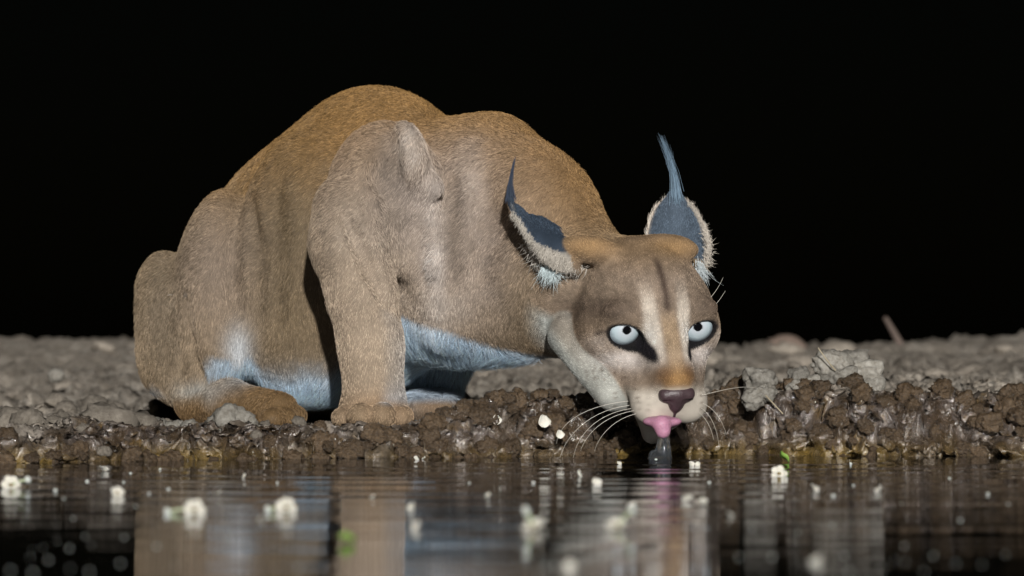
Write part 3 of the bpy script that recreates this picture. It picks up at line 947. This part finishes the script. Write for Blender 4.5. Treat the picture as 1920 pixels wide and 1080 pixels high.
# ---- eyes
def iris_mat():
    m, nt, N, L, b = new_mat('iris')
    tc = N.new('ShaderNodeTexCoord'); sp = N.new('ShaderNodeSeparateXYZ'); L.new(tc.outputs['Object'], sp.inputs[0])
    cb = N.new('ShaderNodeCombineXYZ'); L.new(sp.outputs[0], cb.inputs[0]); L.new(sp.outputs[2], cb.inputs[1])
    ln = N.new('ShaderNodeVectorMath'); ln.operation = 'LENGTH'; L.new(cb.outputs[0], ln.inputs[0])
    r = N.new('ShaderNodeValToRGB'); e = r.color_ramp.elements
    e.new(.5); e.new(.6)
    for k, (p_, c_) in enumerate(((.20, (.10, .11, .12)), (.27, (.52, .57, .62)), (.62, (.48, .59, .64)), (.86, (.20, .24, .28)))):
        e[k].position = p_; e[k].color = (*c_, 1)
    mr = N.new('ShaderNodeMath'); mr.operation = 'DIVIDE'; L.new(ln.outputs['Value'], mr.inputs[0]); mr.inputs[1].default_value = EYER
    nz = N.new('ShaderNodeTexNoise'); nz.inputs['Scale'].default_value = 350; nz.inputs['Detail'].default_value = 4; L.new(tc.outputs['Object'], nz.inputs['Vector'])
    ad = N.new('ShaderNodeMath'); ad.operation = 'MULTIPLY_ADD'; L.new(nz.outputs['Fac'], ad.inputs[0]); ad.inputs[1].default_value = .16; L.new(mr.outputs[0], ad.inputs[2])
    sb = N.new('ShaderNodeMath'); sb.operation = 'SUBTRACT'; L.new(ad.outputs[0], sb.inputs[0]); sb.inputs[1].default_value = .08
    L.new(sb.outputs[0], r.inputs[0]); L.new(r.outputs[0], b.inputs['Base Color'])
    b.inputs['Roughness'].default_value = .5; b.inputs['Coat Weight'].default_value = 1.0; b.inputs['Coat Roughness'].default_value = .04
    return m
M_IRIS = iris_mat()
M_PUPIL = simple_mat('pupil', (.004, .004, .005), .08, .6)
M_SCLERA = simple_mat('eyeball', (.55, .58, .60), .2, .5)
def cap_mesh(name, rad, ang, seg=40, rings=12, hole=0.0):
    V_, F_ = [], []
    for j in range(rings + 1):
        th = hole + (ang - hole) * j / rings
        for i in range(seg):
            ph = 2 * math.pi * i / seg
            V_.append((rad * math.sin(th) * math.cos(ph), -rad * math.cos(th), rad * math.sin(th) * math.sin(ph)))
    for j in range(rings):
        for i in range(seg):
            F_.append((j * seg + i, j * seg + (i + 1) % seg, (j + 1) * seg + (i + 1) % seg, (j + 1) * seg + i))
    return mesh_np(name, V_, F_)
ball = cap_mesh('eye', EYER - .0003, math.pi, 40, 24, .001); ball.materials.append(M_SCLERA)
iris_m = cap_mesh('iris', EYER, R(62), 48, 14, .001); iris_m.materials.append(M_IRIS)
pupil_m = cap_mesh('pupil', EYER + .00025, R(12.0), 32, 6, .001); pupil_m.materials.append(M_PUPIL)
for ec, (gx_, gz_) in zip(EYES, ((.27, -.23), (.14, -.23))):
    g = Vector((gx_, -1, gz_)).normalized()
    rotq = Vector((0, -1, 0)).rotation_difference(g)
    eo = bpy.data.objects.new('eye', ball); col.objects.link(eo); eo.parent = cat
    eo.location = tuple(ec - np.array(cat.location)); eo.rotation_euler = rotq.to_euler()
    for nm, me_ in (('iris', iris_m), ('pupil', pupil_m)):
        c_ = bpy.data.objects.new(nm, me_); col.objects.link(c_); c_.parent = eo

# ---- nose leather
M_NOSE = simple_mat('nose_leather', (.060, .038, .043), .38, .5, .35, 700)
npr = [el(Lh(0, .0715, -.0282), (.0160, .0080, .0066), HR, .004), el(Lh(0, .0735, -.0365), (.0082, .0064, .0105), HR, .007)]
for sx in (-1, 1):
    npr += [el(Lh(sx * .0108, .0724, -.0310), (.0060, .0066, .0054), HR, .004)]
npr += [rc(Lh(0, .0750, -.042), Lh(0, .0720, -.055), .0020, .0012, .003)]
for sx in (-1, 1):
    npr += [rc(Lh(sx * .0066, .0805, -.0345), Lh(sx * .0135, .0765, -.0335), .0022, .0014, .0015, True)]
cn = Lh(0, .072, -.037)
nV, nF = sculpt(npr, cn - .028, cn + .028, .0009)
cat_part('nose', mesh_np('nose', relax(nV, nF, 2), nF), M_NOSE)

# ---- tongue, reaching down to the water
M_TONGUE = simple_mat('tongue', (.46, .22, .32), .45, .45, .3, 500, sss=.1)
wz = on_water(1243, 860)
tp = [Lh(.004, .030, -.064), P(1243, 789, -.105), P(1245, 806, -.112), P(1246, 830, -.112), P(1245, 859, -.105)]
tpr = [el(P(1230, 791, -.097), (.0125, .012, .0052), imroll(2), .004), el(P(1256, 792, -.095), (.0110, .011, .0046), imroll(-6), .006), rc(P(1240, 796, -.108), P(1243, 808, -.108), .0080, .0070, .006),
       rc(tp[0], P(1246, 793, -.09), .008, .005, .006)]
tV, tF = sculpt(tpr, P(1243, 800, -.09) - np.array([.05, .05, .05]), P(1243, 800, -.09) + np.array([.05, .06, .05]), .0011)
cat_part('tongue', mesh_np('tongue', relax(tV, tF, 2), tF), M_TONGUE)

# water drawn up by the lapping tongue
M_DRAWN = simple_mat('drawn_water', (.80, .87, .95), .03, .5)
M_DRAWN.node_tree.nodes['Principled BSDF'].inputs['Transmission Weight'].default_value = .97
M_DRAWN.node_tree.nodes['Principled BSDF'].inputs['IOR'].default_value = 1.33
wpr = [rc(P(1243, 800, -.104), P(1244, 835, -.106), .0052, .0050, .004), rc(P(1244, 835, -.106), P(1244, 862, -.106), .0050, .0085, .006), rc(P(1222, 850, -.107), P(1226, 862, -.105), .003, .006, .006)]
cw = P(1243, 835, -.109)
cV, cF = sculpt(wpr, cw - np.array([.032, .03, .036]), cw + np.array([.032, .03, .036]), .0012)
cV = cV + .0008 * np.stack([fbm(cV * 150, 2, 600), fbm(cV * 150, 2, 610), 0 * cV[:, 0]], -1)
wc = link('water_column', mesh_np('water_column', relax(cV, cF, 1), cF), mat=M_DRAWN)
tag(wc, 'thin bluish column of water pulled up under the lapping pink tongue', 'water')

# ---- whiskers
def tube(name, pts_, r0, r1, seg=5):
    pts_ = np.asarray(pts_); V_, F_ = [], []
    n = len(pts_)
    for j in range(n):
        d = pts_[min(j + 1, n - 1)] - pts_[max(j - 1, 0)]; d = d / (np.linalg.norm(d) + 1e-12)
        s_ = np.cross(d, [0.13, .97, .2]); s_ /= np.linalg.norm(s_) + 1e-9; t_ = np.cross(d, s_)
        r_ = r0 + (r1 - r0) * j / (n - 1)
        for i in range(seg):
            ph = 2 * math.pi * i / seg
            V_.append(pts_[j] + r_ * (math.cos(ph) * s_ + math.sin(ph) * t_))
    for j in range(n - 1):
        for i in range(seg):
            F_.append((j * seg + i, j * seg + (i + 1) % seg, (j + 1) * seg + (i + 1) % seg, (j + 1) * seg + i))
    return mesh_np(name, V_, F_)
def bez(pl, n=14):
    pl = [np.asarray(p_) for p_ in pl]
    out = []
    for t in np.linspace(0, 1, n):
        q_ = pl
        while len(q_) > 1: q_ = [q_[i] * (1 - t) + q_[i + 1] * t for i in range(len(q_) - 1)]
        out.append(q_[0])
    return np.array(out)
M_WHISK = simple_mat('whisker', (.72, .68, .60), .4, .5)
wh = [([1178, 752], [1100, 760], [1048, 790], [1043, 832]), ([1180, 760], [1110, 768], [1062, 812], [1050, 858]), ([1183, 766], [1120, 775], [1082, 815], [1075, 858]),
      ([1188, 770], [1130, 780], [1098, 815], [1088, 846]), ([1192, 776], [1150, 785], [1120, 820], [1115, 846]),
      ([1296, 752], [1330, 752], [1352, 780], [1362, 815]), ([1298, 758], [1330, 765], [1345, 800], [1348, 838]), ([1296, 764], [1320, 775], [1334, 800], [1338, 825]),
      ([1298, 745], [1345, 735], [1385, 720], [1420, 728])]
for w_ in wh:
    ys = (-.105, -.12, -.125, -.12) if w_[0][0] < 1240 else (-.085, -.08, -.075, -.07)
    cat_part('whisker', tube('whisker', bez([P(*q_, y_) for q_, y_ in zip(w_, ys)]), .00022, .00008), M_WHISK)
for w_ in (([1330, 560], [1345, 545], [1356, 520]), ([1338, 575], [1352, 560], [1360, 545])):
    cat_part('whisker', tube('whisker', bez([P(*q_, -.02) for q_ in w_]), .00018, .00008), M_WHISK)
# ------------------------------------------------------------------ clods, stones, twigs
def clod_mesh(name, seed, sub=3, rough=.3, flat=.8):
    import bmesh
    bm = bmesh.new(); bmesh.ops.create_icosphere(bm, subdivisions=sub, radius=1)
    co = np.array([v.co[:] for v in bm.verts])
    d = 1 + rough * fbm(co * 1.6, 3, seed) + rough * .5 * np.abs(fbm(co * 4.5, 3, seed + 9)) - rough * .25 * np.maximum(0, fbm(co * 9, 2, seed + 5))
    co = co * d[:, None]; co[:, 2] *= flat
    for v, c_ in zip(bm.verts, co): v.co = c_
    me = bpy.data.meshes.new(name); bm.to_mesh(me); bm.free()
    me.polygons.foreach_set('use_smooth', np.ones(len(me.polygons), bool))
    return me
def clod_mat(name, lo_, hi_, rough, spec, scale=3.0, fine=26, coat=0.0):
    m, nt, N, L, b = new_mat(name)
    tc = N.new('ShaderNodeTexCoord'); oi = N.new('ShaderNodeObjectInfo')
    n1 = N.new('ShaderNodeTexNoise'); n1.inputs['Scale'].default_value = scale; n1.inputs['Detail'].default_value = 8; n1.inputs['Roughness'].default_value = .7
    n2 = N.new('ShaderNodeTexNoise'); n2.inputs['Scale'].default_value = fine; n2.inputs['Detail'].default_value = 3
    L.new(tc.outputs['Object'], n1.inputs['Vector']); L.new(tc.outputs['Object'], n2.inputs['Vector'])
    r = N.new('ShaderNodeValToRGB'); r.color_ramp.elements[0].position = .32; r.color_ramp.elements[1].position = .68
    r.color_ramp.elements[0].color = (*lo_, 1); r.color_ramp.elements[1].color = (*hi_, 1)
    L.new(n1.outputs['Fac'], r.inputs[0])
    hs = N.new('ShaderNodeHueSaturation'); L.new(r.outputs[0], hs.inputs['Color'])
    mr = N.new('ShaderNodeMapRange'); mr.inputs[3].default_value = .75; mr.inputs[4].default_value = 1.25; L.new(oi.outputs['Random'], mr.inputs[0]); L.new(mr.outputs[0], hs.inputs['Value'])
    L.new(hs.outputs[0], b.inputs['Base Color'])
    b.inputs['Roughness'].default_value = rough; b.inputs['Specular IOR Level'].default_value = spec
    b1 = N.new('ShaderNodeBump'); b1.inputs['Strength'].default_value = .8; b1.inputs['Distance'].default_value = .0025
    L.new(n1.outputs['Fac'], b1.inputs['Height'])
    b2 = N.new('ShaderNodeBump'); b2.inputs['Strength'].default_value = .7; b2.inputs['Distance'].default_value = .0012
    L.new(n2.outputs['Fac'], b2.inputs['Height']); L.new(b1.outputs[0], b2.inputs['Normal']); L.new(b2.outputs[0], b.inputs['Normal'])
    if coat:
        b.inputs['Coat Weight'].default_value = coat; b.inputs['Coat Roughness'].default_value = .10; b.inputs['Coat IOR'].default_value = 1.6
        n3 = N.new('ShaderNodeTexNoise'); n3.inputs['Scale'].default_value = 4.5; n3.inputs['Detail'].default_value = 2
        L.new(tc.outputs['Object'], n3.inputs['Vector'])
        b3 = N.new('ShaderNodeBump'); b3.inputs['Strength'].default_value = 1.0; b3.inputs['Distance'].default_value = .12
        L.new(n3.outputs['Fac'], b3.inputs['Height']); L.new(b3.outputs[0], b.inputs['Coat Normal'])
    return m
M_DRY = clod_mat('dry_clod', (.16, .145, .12), (.36, .345, .31), .95, .1)
M_MID = clod_mat('grey_clod', (.13, .112, .090), (.28, .25, .21), .9, .15)
M_WET = clod_mat('wet_clod', (.048, .033, .020), (.150, .100, .056), .35, .5, coat=.9)
M_STONE = clod_mat('stone', (.21, .155, .125), (.31, .235, .19), .9, .2)
dry_meshes = [clod_mesh('dry_clod', 300 + i, 4, .34, .8) for i in range(4)]
wet_meshes = [clod_mesh('wet_clod', 340 + i, 4, .46, .75) for i in range(4)]
mid_meshes = [clod_mesh('grey_clod', 380 + i, 3, .30, .75) for i in range(4)]
M_FAR = clod_mat('brown_grey_clod', (.19, .165, .135), (.36, .32, .27), .95, .1)
far_meshes = [m_.copy() for m_ in mid_meshes]
for m_ in far_meshes: m_.materials.append(M_FAR)
stone_m = [clod_mesh('stone', 420 + i, 3, .10, .8) for i in range(2)]
for L_, m_ in ((dry_meshes, M_DRY), (wet_meshes, M_WET), (mid_meshes, M_MID), (stone_m, M_STONE)):
    for me_ in L_: me_.materials.append(m_)
def put(name, me, loc, size, label, cat_, group=None, rot=None, sq=(1, 1, 1)):
    o = bpy.data.objects.new(name, me); col.objects.link(o)
    o.location = tuple(loc); o.scale = tuple(size * s_ for s_ in sq)
    o.rotation_euler = rot if rot else (random.uniform(-.5, .5), random.uniform(-.5, .5), random.uniform(0, 6.28))
    tag(o, label, cat_, group); return o
def on_ground(px, Y, size, sink=.35):
    x = P(px, 660, Y)[0]
    return np.array([x, Y, ground_z(x, Y) + size * (.8 - sink - .35)])

# pale dry lumps on the right-hand bank (px, py of their middle, depth, size)
for k, (px, py, Y, sz) in enumerate([(1558, 686, .10, .017), (1590, 690, .13, .021), (1612, 705, .12, .019), (1632, 722, .11, .012), (1580, 716, .09, .016)]):
    put('dry_clod', dry_meshes[k % 4], P(px, py, Y), sz, 'pale grey crumbly clod in the dry heap topping the muddy bank', 'clod', 'pale clods of the dry heap')
for k, (px, py, Y, sz) in enumerate([(1425, 715, .09, .016), (1432, 738, .075, .011), (1412, 748, .07, .011)]):
    put('dry_clod', dry_meshes[(k + 1) % 4], P(px, py, Y), sz, 'pale clod on the bank between caracal and dry heap', 'clod', 'pale clods between the caracal and the dry heap')
for k, (px, py, Y, sz) in enumerate([(1500, 705, .10, .010), (1492, 727, .09, .008), (1525, 722, .10, .011), (1540, 735, .08, .009)]):
    put('dry_clod', dry_meshes[(k + 2) % 4], P(px, py, Y), sz, 'small speckled clod in the gap beside the dry heap', 'clod', 'small clods beside the dry heap')
# brown lumps of the right bank
rr_ = random.Random(5)
for k in range(90):
    px = rr_.uniform(1330, 1940); x = P(px, 660, 0)[0]; t_ = rr_.uniform(.012, .085) if k < 46 else rr_.uniform(.0, .03)
    Y = float(water_edge(np.array([x]))[0]) + t_; sz = rr_.uniform(.005, .0125) if k < 46 else rr_.uniform(.003, .008)
    z = ground_z(x, Y)
    put('wet_clod', wet_meshes[k % 4], (x, Y, z + sz * .1), sz, 'wet brown mud lump in the steep bank right of the caracal', 'clod', 'wet lumps of the steep bank')
for k in range(80):
    px = rr_.uniform(570, 1200) if k < 34 else rr_.uniform(0, 1200); x = P(px, 660, 0)[0]; t_ = rr_.uniform(.02, .085) if k < 34 else rr_.uniform(.0, .03)
    if 620 < px < 790: t_ = rr_.uniform(.015, .03)
    Y = float(water_edge(np.array([x]))[0]) + t_; sz = rr_.uniform(.005, .012)
    z = ground_z(x, Y)
    put('wet_clod', wet_meshes[k % 4], (x, Y, z + sz * .1), sz, 'dark wet mud lump at the water edge along the low shore', 'clod', 'wet lumps of the low shore')
# clods on the left shore
for k, (px, Y, sz) in enumerate([(205, -.14, .027), (168, -.12, .016), (250, -.10, .021), (128, -.05, .015), (60, .05, .018), (100, .10, .016), (20, .10, .019)]):
    put('grey_clod', mid_meshes[k % 4], on_ground(px, Y, sz, .1), sz, 'grey mud clod on the open shore behind the caracal hind foot', 'clod', 'grey clods of the open shore')
for k, (px, Y, sz) in enumerate([(436, .06, .017), (415, .07, .013), (456, .06, .012), (330, .05, .010), (300, .12, .011), (275, .14, .010), (355, .0, .008)]):
    put('dry_clod', dry_meshes[k % 4], on_ground(px, Y, sz, .1), sz, 'small pale clod lying before the caracal hind foot', 'clod', 'pale clods before the hind foot')
for k in range(60):
    px = rr_.uniform(-60, 620); Y = rr_.uniform(-.25, .9); sz = rr_.uniform(.004, .009) * (1 + max(0, Y))
    if 330 < px < 640 and Y > .12: continue
    put('grey_clod', mid_meshes[k % 4], on_ground(px, Y, sz, .1), sz, 'small grey crumb of dried mud scattered on the shore round the hind foot', 'crumb', 'mud crumbs on the shore')
# far, blurred clods toward the crest
for k in range(80):
    px = rr_.uniform(-40, 1960); Y = rr_.uniform(.9, 4.4); sz = rr_.uniform(.006, .014) * (.7 + .25 * Y)
    if 540 < px < 1060 and Y < 2: continue
    put('grey_clod', far_meshes[k % 4], on_ground(px, Y, sz, .30), sz, 'dry clod on the rising ground behind the caracal', 'clod', 'clods on the rising ground', (random.uniform(-.25, .25), random.uniform(-.25, .25), random.uniform(0, 6.28)), (1.5, 1.3, .8))
put('stone', stone_m[0], P(1474, 664, 3.9), .039, 'smooth pinkish rounded stone on the rising ground behind the bank', 'stone')
put('stone', stone_m[1].copy(), P(105, 704, 1.6), .011, 'small pale stone lying among clods behind the left shore', 'stone')
bpy.data.objects['stone.001'].data.materials.clear(); bpy.data.objects['stone.001'].data.materials.append(M_DRY)
M_TWIG = simple_mat('twig', (.13, .10, .085), .8, .2, .3, 60)
tw = link('twig', tube('twig', bez([P(1700, 668, 4.0), P(1680, 630, 4.0), P(1660, 596, 3.98)], 8), .008, .004, 7), mat=M_TWIG)
tag(tw, 'short bare stick poking up from the crest behind the bank', 'stick')
M_STRAW = simple_mat('straw', (.42, .36, .25), .7, .3, .2, 200)
for pl, lab in (([P(1566, 694, .08), P(1550, 676, .07), P(1534, 652, .07)], 'thin pale straw sticking up from the dry heap'),
                ([P(1436, 742, .05), P(1455, 762, .03), P(1468, 776, .03)], 'short straw leaning on the pale clods by the caracal whiskers'),
                ([P(1583, 772, .03), P(1603, 760, .025), P(1628, 763, .03)], 'curved straw lying across wet mud under the dry heap')):
    st = link('straw', tube('straw', bez(pl, 9), .0008, .0005, 5), mat=M_STRAW); tag(st, lab, 'straw')

# ------------------------------------------------------------------ petals and blossoms
M_PETAL = simple_mat('petal', (.74, .72, .64), .6, .3, .15, 300, sss=.1)
M_PETALB = simple_mat('pale_bloom', (.66, .70, .66), .6, .3, .2, 300, sss=.1)
M_STALK = simple_mat('bloom_stalk', (.40, .46, .30), .6, .3)
M_CENTRE = simple_mat('bloom_centre', (.20, .15, .06), .7, .2)
M_GREEN = simple_mat('green_leaf', (.22, .38, .07), .5, .4)
def petal_mesh(name, seed, cup=.6):
    n, m = 9, 7; V_, F_ = [], []
    r_ = random.Random(seed); tw_ = r_.uniform(-.5, .5); wv_ = r_.uniform(2, 4)
    for side in (0, 1):
        for j in range(n):
            v = j / (n - 1)
            for i in range(m):
                u = -1 + 2 * i / (m - 1)
                w = math.sin(math.pi * min(.98, .06 + .9 * v)) ** .6
                x = u * .5 * w; y = v - .5
                z = cup * (x * x * 1.6 + (v - .45) ** 2 * 1.3) + .09 * math.sin(wv_ * y * 2 + seed) + tw_ * x * y + .05 * math.sin(7 * u + seed)
                V_.append((x, y, z + (.05 if side else 0) * w))
    o = n * m
    for j in range(n - 1):
        for i in range(m - 1):
            a_ = j * m + i
            F_.append((a_, a_ + m, a_ + m + 1, a_ + 1)); F_.append((o + a_, o + a_ + 1, o + a_ + m + 1, o + a_ + m))
    per = [i for i in range(m)] + [j * m + m - 1 for j in range(1, n)] + [(n - 1) * m + i for i in range(m - 2, -1, -1)] + [j * m for j in range(n - 2, 0, -1)]
    for a_, b_ in zip(per, per[1:] + per[:1]): F_.append((a_, b_, b_ + o, a_ + o))
    return mesh_np(name, V_, F_)
petals = [petal_mesh('petal', k, .5 + .15 * (k % 3)) for k in range(5)]
for p_ in petals: p_.materials.append(M_PETAL)
puffs = [clod_mesh('petal_scrap', 500 + k, 2, .38, .75) for k in range(4)]
for p_ in puffs: p_.materials.append(M_PETALB)

def blossom(loc, size, label, face, stalk=None, npet=6, spread=.95):
    """a small blossom: ring of petals round a centre, with a bit of stalk"""
    root_ = bpy.data.objects.new('blossom', None); col.objects.link(root_); root_.location = tuple(loc)
    tag(root_, label, 'blossom')
    fq = Vector(face).normalized().to_track_quat('Z', 'Y')
    for k in range(npet):
        o = bpy.data.objects.new('petal', petals[k % 5]); col.objects.link(o); o.parent = root_
        an = 2 * math.pi * k / npet + random.uniform(-.15, .15)
        loc_ = fq @ Vector((math.cos(an), math.sin(an), 0)) * size * .42
        o.location = loc_
        o.rotation_mode = 'QUATERNION'
        o.rotation_quaternion = fq @ Matrix.Rotation(an - math.pi / 2, 4, 'Z').to_quaternion() @ Matrix.Rotation(.35, 4, 'X').to_quaternion()
        o.scale = (size * .62,) * 3
    ce = bpy.data.objects.new('centre', puffs[0].copy()); col.objects.link(ce); ce.parent = root_
    ce.data.materials.clear(); ce.data.materials.append(M_CENTRE); ce.scale = (size * .16,) * 3
    ce.location = fq @ Vector((0, 0, size * .06))
    if stalk is not None:
        me_ = tube('stalk', np.array([[0, 0, 0], np.array(stalk) * .5 + np.array([0, 0, .001]), np.array(stalk)]), size * .10, size * .09, 6)
        link('stalk', me_, root_, M_STALK)
        o = bpy.data.objects.new('calyx', puffs[1]); col.objects.link(o); o.parent = root_; o.location = tuple(stalk); o.scale = (size * .22, size * .22, size * .34)
    return root_
def wz_(px, py): return on_water(px, py)
c = wz_(364, 962); blossom(c + np.array([0, 0, .0018]), .0100, 'white blossom floating with a pale green stalk stretching toward the shore', (.25, -1, .2), (-.016, .0, -.001), 6)
c = wz_(536, 958); blossom(c + np.array([0, 0, .0018]), .0098, 'white ring-shaped blossom with dark middle floating on the pond', (.1, -1, .1), (-.011, .004, -.001), 7)
c = wz_(1156, 994); blossom(c + np.array([0, 0, .0018]), .0095, 'round white blossom floating before the caracal, stalk tilted up', (-.2, -.5, 1), (.009, .01, .009), 6)
c = wz_(1460, 893); blossom(c + np.array([0, 0, .0018]), .0100, 'cream blossom floating by the steep bank under a green leaf', (.1, -1, .5), None, 5)
c = wz_(1000, 995); blossom(c + np.array([0, 0, .0018]), .0105, 'ragged white blossom with drooping petals floating below the caracal chest', (-.2, -.4, 1), (-.004, .0, .009), 5)
c = wz_(20, 915); blossom(c + np.array([0, 0, .0018]), .0105, 'pinkish white blossom stuck by the shore leaf', (.2, -1, .6), (.012, .006, .004), 6)
c = wz_(220, 930); blossom(c + np.array([0, 0, .0018]), .0075, 'slender white blossom standing on its stem in the shallow water', (.3, -.6, .6), (.001, 0, -.008), 5)
# larger loose petals on the water
for k, (px, py, sz) in enumerate([(195, 884, .011), (775, 955, .0085), (785, 992, .0085), (1185, 955, .0095), (1085, 893, .0095), (1117, 908, .0095), (1525, 920, .0095), (1651, 922, .0085), (1290, 940, .010), (1316, 946, .009),
                                   (780, 862, .0065), (795, 861, .005), (460, 895, .006), (408, 928, .0075), (915, 932, .006), (1160, 871, .006), (1295, 873, .007), (1308, 873, .006), (490, 975, .006), (700, 933, .005), (1368, 968, .0065), (1535, 1058, .0085), (1068, 1066, .0065)]):
    c = wz_(px, py); sz *= .82
    put('petal', petals[k % 5], c + np.array([0, 0, sz * .12]), sz, 'loose white petal floating on the pond', 'petal', 'loose petals on the water', (random.uniform(.3, 1.1), random.uniform(-.4, .4), random.uniform(0, 6.28)))
# petals lying on the wet bank
for px, py, Y, sz, lab in ((929, 788, .0, .0095, 'small white petal stuck to the dark bank below the chest'), (1017, 791, .0, .0125, 'broad white petal stuck to the dark bank before the whiskers'),
                           (1048, 815, -.005, .0085, 'narrow cream petal on wet mud among the whiskers')):
    put('petal', petals[1], P(px, py, Y - .03), sz, lab, 'petal', None, (1.2, .3, .5))
c = wz_(650, 1018); put('leaf', petals[2].copy(), c + np.array([0, 0, .001]), .009, 'bright green scrap of leaf floating before the foreleg reflection', 'leaf', None, (.1, .1, 1.2))
bpy.data.objects['leaf'].data.materials.clear(); bpy.data.objects['leaf'].data.materials.append(M_GREEN)
# many small scraps: some seen sharp, the near ones thrown out of focus
scr = [(280, 925), (232, 904), (300, 880), (164, 903), (104, 920), (40, 945), (120, 935), (138, 972), (46, 976), (160, 1005), (108, 1015), (171, 1022), (233, 1008), (82, 1026), (62, 1032), (130, 1028), (57, 1046), (91, 1050), (226, 1056), (132, 1066), (168, 1072), (62, 1074), (294, 1024),
       (255, 950), (316, 918), (245, 888), (640, 945), (700, 1000), (880, 905), (1385, 1045), (1448, 1045), (1582, 1042), (1696, 1054), (1592, 1072), (1655, 1066), (1792, 1056), (1840, 1058), (1885, 1040), (1695, 1024), (1750, 1042), (1677, 1050), (1690, 944), (1800, 976), (1852, 926), (1595, 870), (1600, 910), (1562, 930), (1496, 998), (1675, 950), (1890, 945),
       (1410, 992), (1040, 1060), (1022, 1064), (1230, 862), (1215, 851), (1262, 850), (520, 905), (430, 1010), (900, 1050), (560, 1066), (330, 1060), (20, 1070), (1780, 897), (1330, 905), (1000, 905), (1560, 985), (1732, 1072), (1230, 1068)]
for k, (px, py) in enumerate(scr):
    c = wz_(px, py); d_ = (py - 850) / 230
    sz = random.uniform(.0003, .0008)
    if py < 940: sz = random.uniform(.0008, .0015)
    put('petal_scrap', puffs[k % 4], c + np.array([0, 0, sz * .2]), sz, 'tiny white scrap drifting on the dark pond', 'scrap', 'white scraps on the water')
# leaf at the left water edge
gl_ = petals[3].copy(); gl_.materials.clear(); gl_.materials.append(M_GREEN)
put('leaf', gl_, on_water(1470, 868) + np.array([0, .02, .004]), .012, 'small green leaf at the steep bank above the cream blossom', 'leaf', None, (.9, .2, 1.6))
